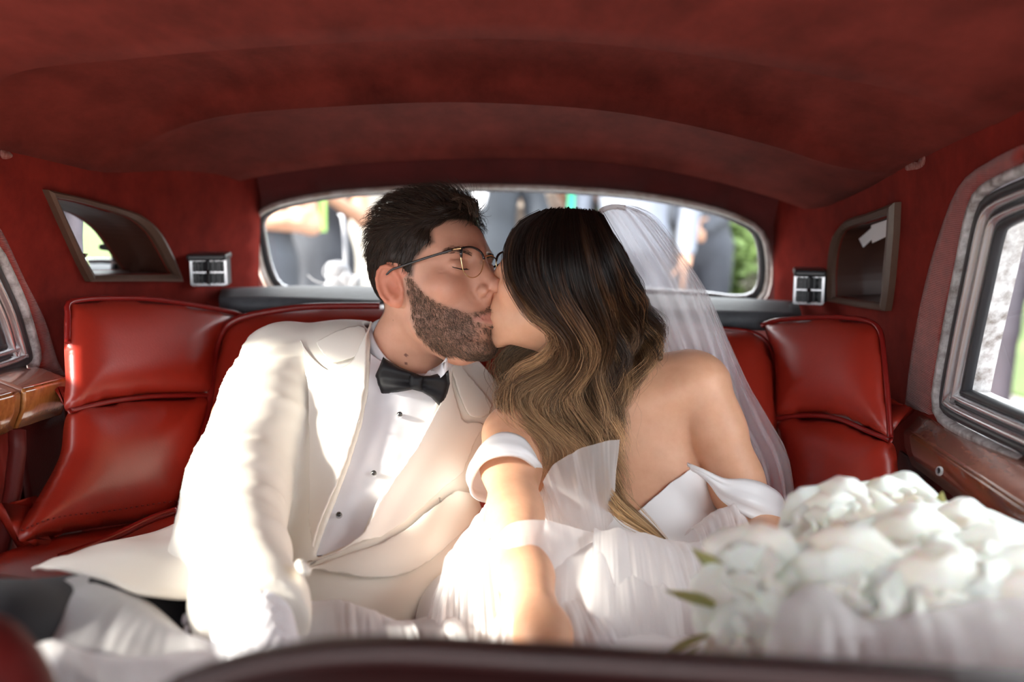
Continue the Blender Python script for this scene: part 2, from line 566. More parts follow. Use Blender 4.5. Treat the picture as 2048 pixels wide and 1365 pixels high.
M = dict(
    velour=mat('red velour', (.19, .029, .021), .95, noise=(11, (.085, .0125, .009), 8, (1, .45, 1)), bump=('noise', 900, .25, .002), Specular_IOR_Level=.08, Sheen_Weight=.05, Sheen_Roughness=.5, Sheen_Tint=(1, .35, .3, 1)),
    velour_wall=mat('red wall velour', (.22, .020, .0135), .95, noise=(14, (.125, .011, .008), 7), bump=('noise', 900, .25, .002), Specular_IOR_Level=.08, Sheen_Weight=.04, Sheen_Roughness=.5, Sheen_Tint=(1, .35, .3, 1)),
    cord=mat('ribbed red cloth', (.34, .035, .022), .9, noise=(60, (.24, .02, .014), 3), bump=('z', 130, .6, .002, (1, .4, 1)), Sheen_Weight=.3),
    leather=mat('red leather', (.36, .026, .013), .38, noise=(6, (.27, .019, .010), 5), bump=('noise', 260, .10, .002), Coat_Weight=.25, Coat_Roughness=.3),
    seat_shaded=mat('seat leather darkened for shade', (.020, .0028, .0026), .5, noise=(7, (.014, .002, .002), 5), bump=('voronoi', 350, .1, .001)),  # base darkened to stand in for the camera operator's shade on the front seat
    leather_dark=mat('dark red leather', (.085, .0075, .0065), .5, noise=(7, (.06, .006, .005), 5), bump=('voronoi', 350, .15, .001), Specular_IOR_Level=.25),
    piping=mat('leather piping', (.20, .010, .008), .32, Coat_Weight=.3),
    stitch=mat('stitching thread', (.16, .012, .010), .7),
    walnut=mat('polished walnut', (.42, .17, .045), .22, noise=(16, (.22, .07, .018), 8, (1, 5, 3)), Coat_Weight=.7, Coat_Roughness=.08),
    walnut_dark=mat('dark walnut', (.27, .10, .042), .25, noise=(16, (.11, .035, .016), 8, (4, 1, 4)), Coat_Weight=.8, Coat_Roughness=.08),
    walnut_top=mat('worn wood capping', (.30, .13, .09), .2, noise=(26, (.20, .08, .06), 8, (3, 1, 3)), Coat_Weight=.9, Coat_Roughness=.06),
    frame=mat('brown frame', (.115, .066, .046), .42, noise=(20, (.085, .046, .03), 4)),
    recess=mat('recess lining', (.06, .022, .014), .45),
    mirror=mat('mirror glass', (.92, .93, .94), .01, 1.0),
    chrome=mat('chrome', (.62, .62, .64), .26, .8),
    bronze=mat('aged brass', (.36, .28, .20), .25, 1.0),
    rubber=mat('black rubber', (.025, .026, .03), .45),
    vinyl=mat('black vent plastic', (.03, .033, .037), .38),
    shelf=mat('grey shelf cloth', (.10, .115, .13), .6, noise=(40, (.07, .08, .09), 4)),
    paint=mat('chipped grey paint', (.55, .55, .56), .5, noise=(45, (.12, .10, .09), 6)),
    seal=mat('worn window surround', (.30, .20, .15), .35, noise=(30, (.55, .50, .48), 5), Coat_Weight=.5),
    glass=glassy('window glass', (.97, .985, .98)),
    carpet=mat('dark red carpet', (.06, .008, .007), 1.0, bump=('noise', 300, .6, .004)),
)
# ================================================================== the car's cabin
def curve_surf(pts):
    """x as a smooth function of y for a side wall, with a slight lean"""
    p = np.array(pts, float)
    ys = np.linspace(p[0, 0], p[-1, 0], 200)
    c = cat(p, 400)
    o = np.argsort(c[:, 0])
    return lambda y: np.interp(y, c[o, 0], c[o, 1])

XL = curve_surf([(-.6, -.70), (.4, -.725), (.9, -.725), (1.2, -.715), (1.37, -.705), (1.49, -.69), (1.65, -.662), (1.8, -.622), (1.95, -.572), (2.12, -.49), (2.3, -.38)])
XR = curve_surf([(-.6, .55), (.4, .57), (.9, .575), (1.1, .573), (1.3, .577), (1.5, .583), (1.7, .583), (1.85, .568), (1.95, .540), (2.05, .49), (2.25, .37)])
LEAN = .06
def wall_pt(side, y, z, off=0.0):
    y = np.asarray(y, float); z = np.asarray(z, float)
    Xf = XL if side < 0 else XR
    x = Xf(y) - side * LEAN * (z - 1.15)
    e = .004
    dx = (Xf(y + e) - Xf(y - e)) / (2 * e)
    n = nrm(np.stack([-side * np.ones_like(x), side * dx, -side * side * LEAN * np.ones_like(x)], -1))
    return np.stack([x, y, z], -1) + n * np.asarray(off, float)[..., None]

def wall_hit(side, px, py):
    """(y, z) on the side wall seen at a pixel"""
    px = np.asarray(px, float); py = np.asarray(py, float)
    dr = FW + (px[..., None] - 1024) / FPX * RT - (py[..., None] - 682.5) / FPX * UPV
    lo = np.full(px.shape, .3); hi = np.full(px.shape, 2.4)
    ds = np.linspace(.35, 2.6, 460)
    Q = CAM + ds[:, None, None] * dr[None]
    X = (XL if side < 0 else XR)(Q[..., 1]) - side * LEAN * (Q[..., 2] - 1.15)
    g = side * (Q[..., 0] - X)
    cr = (g[:-1] < 0) & (g[1:] >= 0)
    i = np.argmax(cr, 0)
    j = np.arange(len(px))
    t = -g[i, j] / (g[i + 1, j] - g[i, j] + 1e-9)
    d = ds[i] + t * (ds[1] - ds[0])
    q = CAM + d[:, None] * dr
    return q[:, 1], q[:, 2]

def WH(side, pts, n=None, closed=True):
    a = np.array(pts, float)
    y, z = wall_hit(side, a[:, 0], a[:, 1])
    q = np.stack([y, z], 1)
    return cat(q, n, closed) if n else q

def wall_loop(side, yz, off): return wall_pt(side, yz[:, 0], yz[:, 1], off)
def wall_n(side, yz):
    return nrm(wall_pt(side, yz[:, 0], yz[:, 1], .01) - wall_pt(side, yz[:, 0], yz[:, 1], 0)).mean(0)

def wall_patch(name, side, outline, holes, mat_, step=.03, off=0.0, th=.012, parent=None):
    V2, T = fill2d(outline, step, holes)
    X = wall_pt(side, V2[:, 0], V2[:, 1], off)
    n0 = np.cross(X[T[:, 1]] - X[T[:, 0]], X[T[:, 2]] - X[T[:, 0]]).mean(0)
    if n0[0] * side > 0: T = T[:, ::-1]
    o = mesh(name, X, T.copy(), mat_, parent)
    solid(o, th, -1.0)
    return o

def densify(poly, step):
    poly = np.asarray(poly, float); pl = []
    for a, b in zip(poly, np.roll(poly, -1, 0)):
        k = max(1, int(np.linalg.norm(b - a) / step)); pl.append(a + (b - a) * (np.arange(k) / k)[:, None])
    return np.vstack(pl)

def dn_l(o):
    q = np.vstack([o, o[:1]]); return np.vstack([cat(q[0:8], 28)[:-1], lin(q[7:10], 10)[:-1], lin(q[9:13], 10)[:-1]])
def dn_r(o):
    q = np.vstack([o, o]); return np.vstack([lin(q[3:8], 12)[:-1], lin(q[7:10], 12)[:-1], cat(q[9:16], 28)[:-1]])
# ---- left wall: companion-mirror opening, door window
niche_l = WH(-1, [(84, 379), (150, 394), (230, 415), (275, 432), (310, 462), (335, 505), (350, 540), (358, 563), (300, 562), (170, 563), (150, 525), (118, 455)], None)
nl_in = WH(-1, [(107, 396), (160, 406), (222, 424), (262, 440), (294, 468), (318, 508), (333, 536), (341, 548), (300, 549), (184, 549), (165, 518), (138, 462)])
win_l_px = [(0, 510), (22, 556), (46, 612), (64, 672), (72, 705), (70, 728), (50, 748), (20, 762), (-20, 775)]
wl = WH(-1, win_l_px)
win_l = np.vstack([cat(wl, 26), [(.95, 1.075), (.55, 1.07), (.45, 1.09), (.47, 1.20), (.53, 1.33), (.60, 1.36), (.9, 1.365), (1.12, 1.34), (1.25, 1.30)]])
left_out = np.array([(-.35, 1.60), (-.35, .25), (2.06, .25), (2.06, 1.60)])
left_wall = struct(wall_patch('wall_left', -1, densify(left_out, .06), [dn_l(nl_in), win_l], M['velour_wall']), 'left inner wall of the car in red velour')
# ribbed cloth band beside the window
band = np.vstack([cat(WH(-1, [(-30, 430), (0, 465), (45, 560), (85, 640), (110, 720), (128, 752)]), 18), cat(WH(-1, [(128, 752), (72, 737)]), 4)[1:], cat(WH(-1, [(74, 730), (76, 705), (68, 668), (50, 608), (26, 552), (4, 506), (-30, 450)]), 18)])
wall_patch('ribbed_panel', -1, band, [], M['cord'], .012, .004, .006, left_wall)

# ---- right wall
nr_in = WH(1, [(1690, 465), (1712, 452), (1750, 440), (1781, 430), (1779, 470), (1772, 540), (1768, 600), (1766, 607), (1730, 603), (1672, 594), (1672, 545), (1678, 496)])
nr_out = WH(1, [(1678, 470), (1705, 440), (1750, 425), (1803, 404), (1800, 470), (1792, 560), (1787, 600), (1783, 622), (1725, 614), (1664, 602), (1665, 545), (1669, 500)])
win_r_px = [(2060, 330), (2010, 352), (1975, 372), (1955, 395), (1940, 440), (1920, 540), (1900, 640), (1882, 740), (1874, 800), (1880, 830), (1900, 852), (1960, 885), (2060, 935)]
wr = WH(1, win_r_px)
win_r = np.vstack([cat(wr, 34), [(.75, 1.04), (.5, 1.035), (.4, 1.06), (.43, 1.22), (.5, 1.34), (.6, 1.365), (.8, 1.37)]])
right_out = np.array([(-.35, 1.60), (-.35, .25), (1.99, .25), (1.99, 1.60)])
right_wall = struct(wall_patch('wall_right', 1, densify(right_out, .06), [dn_r(nr_in), win_r], M['velour_wall']), 'right inner wall of the car in red velour')
band = np.vstack([cat(WH(1, [(2050, 290), (1990, 320), (1925, 370), (1880, 480), (1848, 600), (1826, 720), (1815, 812)]), 20), cat(WH(1, [(1815, 812), (1866, 830)]), 4)[1:], cat(WH(1, [(1870, 800), (1878, 740), (1896, 640), (1916, 540), (1936, 440), (1950, 396), (1975, 366), (2050, 322)]), 20)])
wall_patch('ribbed_panel', 1, band, [], M['cord'], .012, .004, .006, right_wall)
for pts, o_ in (([(1812, 330), (1824, 322), (1836, 325), (1842, 316), (1850, 310), (1852, 322), (1848, 332), (1838, 338), (1826, 340), (1814, 341)], 1),
                ([(0, 300), (14, 302), (24, 312), (14, 318), (2, 316)], -1)):
    wall_patch('scuff_mark', o_, WH(o_, pts, 24), [], mat('worn nap', (.33, .17, .15), .95, noise=(160, (.2, .03, .02), 4)), .012, .0015, .001, right_wall if o_ > 0 else left_wall)

# ---- companion mirrors
def niche(side, inner, outer, label, depth, mirror_far):
    t = thing('companion_mirror', label, 'mirror', wall_loop(side, inner, 0).mean(0))
    n_ = wall_n(side, inner)
    a, b = outer, inner
    # frame: bevelled band between outer and inner outlines
    dn = dn_l if side < 0 else dn_r
    A = dn(a); B = dn(b)
    rows = [wall_loop(side, A, 0.0), wall_loop(side, A, .010), wall_loop(side, A * .65 + B * .35, .013), wall_loop(side, A * .1 + B * .9, .007), wall_loop(side, B, -.004)]
    o = grid_mesh('frame', np.stack(rows), M['frame'], t, False, True, smooth=False)
    # recess: shallow tray behind the wall
    back = wall_loop(side, B, 0) - n_ * depth
    c = wall_loop(side, B, 0).mean(0) - n_ * depth
    R = np.stack([wall_loop(side, B, -.002), back])
    grid_mesh('recess', R, M['recess'], t, False, True, smooth=False)
    V2, T = fill2d(B, .03)
    X = wall_pt(side, V2[:, 0], V2[:, 1], 0) - n_ * (depth - .001)
    mo = mesh('mirror_glass', X, T, M['mirror'], t)
    return t, n_

tl, nl_ = niche(-1, nl_in, niche_l, 'brown framed companion mirror with a small brass knob in the left wall', .05, True)
yk, zk = wall_hit(-1, np.array([185.]), np.array([540.]))
kp = wall_pt(-1, yk, zk, 0)[0] - nl_ * .02
V, Fc = lathe_geo([(.0075, 0), (.0105, .002), (.0105, .005), (.006, .008), (.0052, .016), (.007, .022), (.0105, .026), (.011, .028), (.004, .029)], kp - np.array([0, 0, .004]), (0, 0, 1), 18)
mesh('knob', V, Fc, M['bronze'], tl)
tr_, nr_ = niche(1, nr_in, nr_out, 'dark brown framed companion mirror in the right wall, holding white cards', .05, True)
for q, px_, py_ in ((0, (1722, 1781, 1779, 1724), (452, 431, 462, 488)), (1, (1690, 1722, 1726, 1698), (480, 450, 470, 497))):
    y_, z_ = wall_hit(1, np.array(px_, float), np.array(py_, float))
    X = wall_pt(1, y_, z_, -.018 - .008 * q)
    o = mesh('card', X, [(0, 1, 2, 3)], mat('white card', (.75, .74, .76), .6), None, smooth=False)
    solid(o, .0015)
    tag(o, ('larger' if q == 0 else 'smaller') + ' white card tucked into the top of the right companion mirror', 'card', 'cards in the right companion mirror')
# mirror's view stays real: it shows whatever stands opposite

# ---- air vents
def vent(side, cpx, w, h, label, yaw):
    y_, z_ = wall_hit(side, np.array([cpx[0]]), np.array([cpx[1]]))
    base = wall_pt(side, y_, z_, 0)[0]
    n_ = nrm(wall_pt(side, y_, z_, .01)[0] - base)
    f = nrm(np.array([math.sin(yaw), -math.cos(yaw), 0]))             # faces the cabin
    u = np.array([0, 0, 1.0]); r = nrm(np.cross(f, u)) * -1
    if r[0] < 0: r = -r
    t = thing('air_vent', label, 'air vent', base)
    c = base + n_ * .032 + f * .014
    box('housing', c - f * .022, r * (w * .5), u * (h * .52), f * .024, M['vinyl'], t, .004)
    # hood above the grille, sloping to the wall
    V, Fc = box_geo(c - f * .012 + u * (h * .55), r * (w * .54), u * .006, f * .036)
    hd = mesh('hood', V, Fc, M['vinyl'], t, smooth=False); b = hd.modifiers.new('edge', 'BEVEL'); b.width = .004; b.segments = 2
    bx = box('side_cheek', c - n_ * .016 - f * .012, n_ * .02, u * (h * .46), f * .022, M['vinyl'], t, .004)
    g = c + f * .004
    mb = MB()
    for sx in (-1, 1): mb.add(*box_geo(g + r * sx * w * .47, r * .0022, u * h * .46, f * .003))
    for sz in (-1, 1): mb.add(*box_geo(g + u * sz * h * .44, r * w * .47, u * .0022, f * .003))
    mb.build('grille_rim', M['chrome'], t, smooth=False)
    for k in range(-2, 3):
        box('vane', g + r * k * w * .17, r * .0011, u * h * .42, f * .005, M['vinyl'], t, 0)
    for k in (-1, 1):
        box('louvre', g + u * k * h * .22 - f * .003, r * w * .45, u * .001, f * .004, M['vinyl'], t, 0)
    box('crossbar', g + f * .004, r * w * .45, u * .0014, f * .0016, M['chrome'], t, 0)
    V, Fc = lathe_geo([(.0015, -.004), (.0035, 0), (.004, .003), (.0015, .005)], g + f * .005, f, 12)
    mesh('thumb_wheel', V, Fc, M['chrome'], t)
    return t
vent(-1, (392, 540), .066, .052, 'black air vent with chrome grille beside the left companion mirror', .12)
vent(1, (1650, 575), .052, .056, 'black air vent with chrome grille beside the right companion mirror', -.25)

# ---- side windows: seal, chrome frames, glass
def side_window(n, side, loop, label):
    k = len(loop)
    L = np.vstack([loop])
    t = bpy.data.objects.new('window_%d' % n, None); COL.objects.link(t)
    t.location = wall_loop(side, L, 0).mean(0); t['kind'] = 'structure'; t['label'] = label
    nn = wall_n(side, L)
    c = L.mean(0)
    def ins(d):
        # move the outline inwards by d
        q = L.copy(); T_ = nrm(np.roll(L, -1, 0) - np.roll(L, 1, 0)); O_ = np.stack([T_[:, 1], -T_[:, 0]], 1)
        if np.sum(O_ * (L - c)) < 0: O_ = -O_
        return q - O_ * d
    def strip(nm, d0, d1, o0, o1, m_):
        A = ins(d0); B = ins(d1); h = (o1 - o0)
        rows = [wall_loop(side, A, o0), wall_loop(side, A * .8 + B * .2, o0 + h), wall_loop(side, A * .2 + B * .8, o0 + h), wall_loop(side, B, o0 - .004)]
        grid_mesh(nm, np.stack(rows), m_, t, False, True)
    strip('paint_edge', -.004, .009, .002, .008, M['paint'])
    strip('rubber_seal', .009, .022, -.004, .002, M['rubber'])
    strip('chrome_frame', .022, .030, -.006, .003, M['chrome'])
    strip('rubber_channel', .030, .036, -.012, -.006, M['rubber'])
    strip('inner_chrome', .036, .043, -.012, -.002, M['chrome'])
    strip('glazing_rubber', .043, .052, -.018, -.010, M['rubber'])
    A = ins(.05)
    V2, T = fill2d(A, .08)
    mesh('pane', wall_pt(side, V2[:, 0], V2[:, 1], -.018), T, M['glass'], t)
    # reveal to the outer skin
    grid_mesh('reveal', np.stack([wall_loop(side, ins(.05), -.018), wall_loop(side, ins(.045), -.05)]), M['paint'], t, False, True)
    return t
side_window(2, -1, win_l, 'left rear door window with chrome frame')
side_window(3, 1, win_r, 'right rear door window with chrome frame and chipped paint')

# ---- ceiling
def rail(side):
    if side < 0: a, b = P(0, 285, 1.37), P(380, 395, 1.97)
    else: a, b = P(2048, 215, 1.10), P(1640, 402, 1.87)
    return a, b
def rail_at(side, y):
    a, b = rail(side)
    t = (y - a[1]) / (b[1] - a[1])
    z = a[2] + (b[2] - a[2]) * min(t, 1) if t > 0 else a[2] + (b[2] - a[2]) * t * .4
    return wall_pt(side, y, z, -.012)
def row(pts, yl, yr, n=60):
    mid = [P1(p) for p in pts]
    return cat(np.vstack([rail_at(-1, yl), mid, rail_at(1, yr)]), n)
B1 = row([(0, 135, 1.22), (250, 98, 1.21), (500, 76, 1.20), (750, 62, 1.19), (1000, 57, 1.185), (1250, 72, 1.18), (1500, 105, 1.175), (1750, 150, 1.175), (1880, 184, 1.17)], 1.26, 1.165)
B2 = row([(300, 262, 1.60), (450, 217, 1.585), (700, 197, 1.57), (900, 190, 1.555), (1100, 197, 1.545), (1250, 212, 1.535), (1400, 240, 1.53), (1550, 278, 1.525), (1680, 318, 1.52)], 1.63, 1.51)
RE = np.array([(380, 397, 1.985), (395, 384, 1.98), (430, 366, 1.975), (500, 345, 1.97), (650, 322, 1.96), (800, 310, 1.95), (950, 305, 1.94), (1100, 306, 1.93), (1250, 317, 1.92), (1400, 343, 1.905), (1530, 378, 1.89), (1600, 402, 1.88), (1632, 416, 1.875)])
B3 = cat(np.vstack([[P1(p) for p in RE]]), 60)
def world_row(y, zc, sag):
    x = np.linspace(XL(y) + .01, XR(y) - .01, 60); u = (x - (x[0] + x[-1]) / 2) / ((x[-1] - x[0]) / 2)
    return np.stack([x, np.full(60, y) - .05 * x, zc - sag * np.abs(u) ** 2.2], 1)
F0 = world_row(-.30, 1.455, .085); F1 = world_row(.35, 1.515, .095); F2 = world_row(.80, B1[30, 2] + .072, .10)
rows = []
def seg(A, B, n, dip, pw=1.0, last=False):
    for i in range(n + (1 if last else 0)):
        t = i / n
        G = A + (B - A) * t
        # cloth drawn tight between bows: it rises a little behind each bow, then comes down to the next
        G = G + np.array([0, 0, 1.0]) * (dip * (4 * t * (1 - t)) ** pw) * (1 - np.linspace(-1, 1, 60)[:, None] ** 4)
        rows.append(G)
seg(F0, F1, 6, 0); seg(F1, F2, 6, 0); seg(F2, B1, 8, .004); 
seg(B1, B2, 16, .050, .5); seg(B2, B3, 16, .026, .55, True)
# the headlining turns over its rear edge
for k, (dy, dz) in enumerate(((.004, .004), (.006, .014), (.004, .05), (-.01, .09))):
    rows.append(B3 + np.array([0, dy, dz]))
G = np.stack(rows)
ceil = grid_mesh('ceiling', G, M['velour'])
struct(ceil, 'red velour headlining with cross bows')
solid(ceil, .012, 1.0)
ceil.modifiers['thickness'].offset = 1.0
# seams: a thin lighter welt on each bow
seam = mat('velour seam', (.26, .045, .035), .95)
for R_ in (B1, B2):
    V, Fc = tube_geo(R_[2:-2] - np.array([0, 0, .0005]), .0012, 6)
    mesh('seam', V, Fc, M['velour'], ceil)

# roof skin outside, closes the light gap
def roof():
    rr = []
    for y, z in ((-.35, 1.51), (.4, 1.56), (1.0, 1.555), (1.5, 1.50), (1.95, 1.46), (2.2, 1.37)):
        x = np.linspace(-.80, .66, 24); u = np.linspace(-1, 1, 24)
        rr.append(np.stack([x, np.full(24, y), z - .05 * u ** 4], 1))
    o = grid_mesh('roof', loft(rr, 24, 20), mat('cream car paint', (.72, .70, .64), .25, Coat_Weight=1.0))
    solid(o, .01, 1.0)
    return o
struct(roof(), 'car roof skin above the headlining')

# ---- back wall with the rear window
def back_y(x, z): return 2.035 - .085 * x - .30 * (z - 1.20)
def back_pt(x, z, off=0.0):
    return np.stack([x, back_y(x, z) - np.asarray(off), z], -1)
def back_hit(pts):
    a = np.array(pts, float)
    dr = FW + (a[:, 0, None] - 1024) / FPX * RT - (a[:, 1, None] - 682.5) / FPX * UPV
    d = np.full(len(a), 2.0)
    for _ in range(30):
        q = CAM + d[:, None] * dr
        d = d + (back_y(q[:, 0], q[:, 2]) - q[:, 1]) / dr[:, 1]
    q = CAM + d[:, None] * dr
    return q[:, [0, 2]]
GL = [(512, 470), (511, 445), (525, 425), (560, 408), (640, 391), (720, 382), (850, 375), (1000, 373), (1150, 378), (1300, 392), (1420, 416), (1490, 442), (1522, 468), (1533, 505), (1535, 555), (1525, 592), (1500, 609), (1460, 611), (1400, 604), (1250, 596), (1024, 592), (800, 592), (640, 596), (575, 594), (545, 578), (525, 535)]
glass = cat(back_hit(GL), 110, True)
bx0, bx1 = -.66, .64
outl = densify([(bx0, 1.55), (bx0, .25), (bx1, .25), (bx1, 1.55)], .06)
V2, T = fill2d(outl, .035, [glass])
X = back_pt(V2[:, 0], V2[:, 1])
n0 = np.cross(X[T[:, 1]] - X[T[:, 0]], X[T[:, 2]] - X[T[:, 0]]).mean(0)
if n0[1] > 0: T = T[:, ::-1]
bw = mesh('wall_back', X, T.copy(), mat('dark red velour', (.12, .012, .010), .95, noise=(14, (.08, .008, .006), 7), bump=('noise', 900, .25, .002), Sheen_Weight=.2))
solid(bw, .012, -1.0); struct(bw, 'rear wall of the car around the rear window')
w1 = bpy.data.objects.new('window_1', None); COL.objects.link(w1); w1['kind'] = 'structure'; w1['label'] = 'wide rear window with rounded corners'
w1.location = back_pt(glass[:, 0], glass[:, 1]).mean(0)
bn = nrm(np.array([-.085, -1, -.30]))
gl3 = back_pt(glass[:, 0], glass[:, 1])
V, Fc = sweep(gl3, [(.002, -.002), (.008, .010), (.002, .014), (-.003, .010), (-.004, -.004)], True, bn); mesh('window_frame', V, Fc, M['seal'], w1)
V, Fc = sweep(gl3 - bn * .012, [(.004, -.01), (.004, .008), (-.006, .006), (-.012, -.002), (-.012, -.01)], True, bn); mesh('rubber_seal', V, Fc, M['rubber'], w1)
V, Fc = sweep(gl3 - bn * .012, [(-.012, -.006), (-.011, -.001), (-.016, -.001), (-.017, -.006)], True, bn); mesh('chrome_bead', V, Fc, M['chrome'], w1)
gin = glass.mean(0) + (glass - glass.mean(0)) * .985
V2, T = fill2d(gin, .08)
mesh('pane', back_pt(V2[:, 0], V2[:, 1]) - bn * .018, T, M['glass'], w1)

# ---- parcel shelf
def shelf():
    a = [P(440, 630, 1.80), P(600, 632, 1.78), P(1024, 650, 1.74), P(1450, 660, 1.72), P(1600, 664, 1.72)]
    b = [P(450, 606, 2.02), P(640, 601, 2.03), P(1024, 608, 2.0), P(1450, 626, 1.95), P(1590, 634, 1.93)]
    G = loft([a, [.5 * (np.array(p) + q) + np.array([0, 0, .006]) for p, q in zip(a, b)], b], 40, 10)
    o = grid_mesh('parcel_shelf', G, M['shelf'])
    solid(o, .03, -1.0 if True else 1)
    return o
tag(shelf(), 'dark grey parcel shelf behind the seat, under the rear window', 'shelf')

# ---- floor and lower body
o = mesh('floor', [(-.75, -.4, .28), (.7, -.4, .28), (.7, 2.1, .28), (-.75, 2.1, .28)], [(0, 1, 2, 3)], M['carpet'], smooth=False)
solid(o, .03, -1); struct(o, 'dark red carpeted car floor')

# ---- wood door cappings
def plank(side, pts_top, w_in, mats, name, label, drop):
    """pts_top: inner upper edge polyline in pixels with depth; the cap reaches back to the wall"""
    t = thing(name, label, 'wood trim', P1(pts_top[len(pts_top) // 2]))
    E = np.array([P1(p) for p in pts_top]); n = 24
    E = cat(E, n)
    out = np.array([wall_pt(side, e[1], e[2] + w_in[1], -.012) for e in E])
    G = np.stack([out, E * .5 + out * .5 + np.array([0, 0, .004]), E + np.array([-side * -.004, 0, .002]), E])
    o = grid_mesh('capping', G, mats[0], t); solid(o, .008, -1)
    bot = E.copy(); bot[:, 2] -= drop; bot[:, 0] += side * .012
    G = np.stack([E, E + np.array([-side * .003, 0, -.006]), bot * .5 + E * .5 + np.array([-side * .006, 0, 0]), bot, np.array([wall_pt(side, e[1], e[2] - .004, -.012) for e in bot])])
    o = grid_mesh('face', G, mats[1], t); solid(o, .006, -1)
    return t, E, bot
tR, ER, BR = plank(1, [(1812, 858, 1.44), (1850, 882, 1.36), (1900, 915, 1.25), (1960, 955, 1.14), (2048, 1012, 1.02), (2200, 1110, .88), (2500, 1300, .70)], (.10, .028), (M['walnut_top'], M['walnut_dark']), 'door_capping', 'dark polished walnut door capping below the right window, with scratches', .055)
tL, EL, BL = plank(-1, [(44, 778, 1.335), (70, 772, 1.365), (100, 764, 1.405), (133, 756, 1.45)], (.10, .02), (M['walnut_top'], M['walnut']), 'quarter_capping', 'golden walnut capping block between left window and red seat', .055)
tL2, EL2, BL2 = plank(-1, [(-400, 905, .92), (-200, 850, 1.08), (-60, 806, 1.22), (0, 792, 1.285), (36, 782, 1.328)], (.10, .02), (M['walnut_top'], M['walnut']), 'door_capping', 'golden walnut door capping at the left edge, under the window', .055)
# screw plug and chipped paint on the right capping
def cap_pt(px, py, side, E, B, off):
    return None
V, Fc = lathe_geo([(.006, 0), (.006, .002), (.004, .0026)], P(1880, 943, 1.235), nrm(np.array([-1, -.25, .25])), 16); mesh('screw_plug', V, Fc, M['paint'], tR)

# ---- lower door and quarter panels in leather
def lower_panel(side, E, B, name, label, mat_, y0, y1):
    ys = np.linspace(y0, y1, 16)
    zt = np.interp(ys, B[np.argsort(B[:, 1]), 1], np.sort(B[:, 2]) * 0 + B[np.argsort(B[:, 1]), 2])
    xt = np.interp(ys, B[np.argsort(B[:, 1]), 1], B[np.argsort(B[:, 1]), 0])
    rows = []
    for t in (0, .04, .2, .5, .8, 1.0):
        z = zt + (.32 - zt) * t
        rows.append(np.stack([xt + side * (.012 - .018 * math.sin(math.pi * min(1, t * 1.0))), ys, z], 1))
    o = grid_mesh(name, np.stack(rows), mat_); solid(o, .02, -1.0 if side < 0 else 1.0)
    o.parent = left_wall if side < 0 else right_wall; o['label'] = label
    return o
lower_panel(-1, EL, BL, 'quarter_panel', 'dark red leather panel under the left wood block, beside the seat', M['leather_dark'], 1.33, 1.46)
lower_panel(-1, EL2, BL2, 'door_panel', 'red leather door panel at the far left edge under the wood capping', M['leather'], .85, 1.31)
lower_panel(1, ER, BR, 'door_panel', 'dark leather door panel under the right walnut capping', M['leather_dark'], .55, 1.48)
tb = tube('door_seal', [P(34, 862, 1.315), P(35, 900, 1.31), P(26, 980, 1.30), P(6, 1085, 1.27), P(-8, 1150, 1.25)], .011, M['leather_dark'], None)
tag(tb, 'dark padded door seal strip below the gap in the left wood trim', 'seal')

# ================================================================== seats
def cushion(name, outline, dpts, bulge, mat_, parent, step=12, edge=30, th=.06, extra=None):
    """stuffed leather panel: an outline in the photograph given its place by depth points; swells off the frame behind it"""
    ol = cat(np.array(outline, float), max(60, int(len(outline) * 9)), True)
    dp = np.array(dpts, float)
    A = np.c_[np.ones(len(dp)), dp[:, 0] / 1000, dp[:, 1] / 1000]
    if len(dp) >= 8: A = np.c_[A, (dp[:, 0] / 1000) ** 2, (dp[:, 0] / 1000) * (dp[:, 1] / 1000), (dp[:, 1] / 1000) ** 2]
    co = np.linalg.lstsq(A, dp[:, 2], rcond=None)[0]
    def D(v):
        B = np.c_[np.ones(len(v)), v[:, 0] / 1000, v[:, 1] / 1000]
        if len(dp) >= 8: B = np.c_[B, (v[:, 0] / 1000) ** 2, (v[:, 0] / 1000) * (v[:, 1] / 1000), (v[:, 1] / 1000) ** 2]
        return B @ co
    V2, T = fill2d(ol, step)
    s = np.maximum(-polydist(ol, V2), 0)
    d = D(V2)
    h = bulge * np.sqrt(1 - (1 - np.clip(s / (edge * 3), 0, 1)) ** 2)
    if extra is not None: h = h + extra(V2, s)
    X = P(V2[:, 0], V2[:, 1], d)
    n_ = -nrm(np.cross(P(1000., 700., D(np.array([[1000., 700.]]))[0]) - P(900., 700., D(np.array([[900., 700.]]))[0]), P(1000., 700., D(np.array([[1000., 700.]]))[0]) - P(1000., 800., D(np.array([[1000., 800.]]))[0])))
    if n_ @ FW > 0: n_ = -n_
    X = X + n_ * h[:, None]
    n0 = np.cross(X[T[:, 1]] - X[T[:, 0]], X[T[:, 2]] - X[T[:, 0]]).sum(0)
    if n0 @ n_ < 0: T = T[:, ::-1]
    o = mesh(name, X, T.copy(), mat_, parent)
    solid(o, th, -1.0)
    return o, (lambda px, py, off=0.0: P(np.asarray(px, float), np.asarray(py, float), D(np.c_[px, py])) + n_ * off)

seat = thing('rear_seat', 'red leather rear bench seat with piped bolsters, behind the couple', 'seat', (-.05, 1.5, .4))
L_ = M['leather']
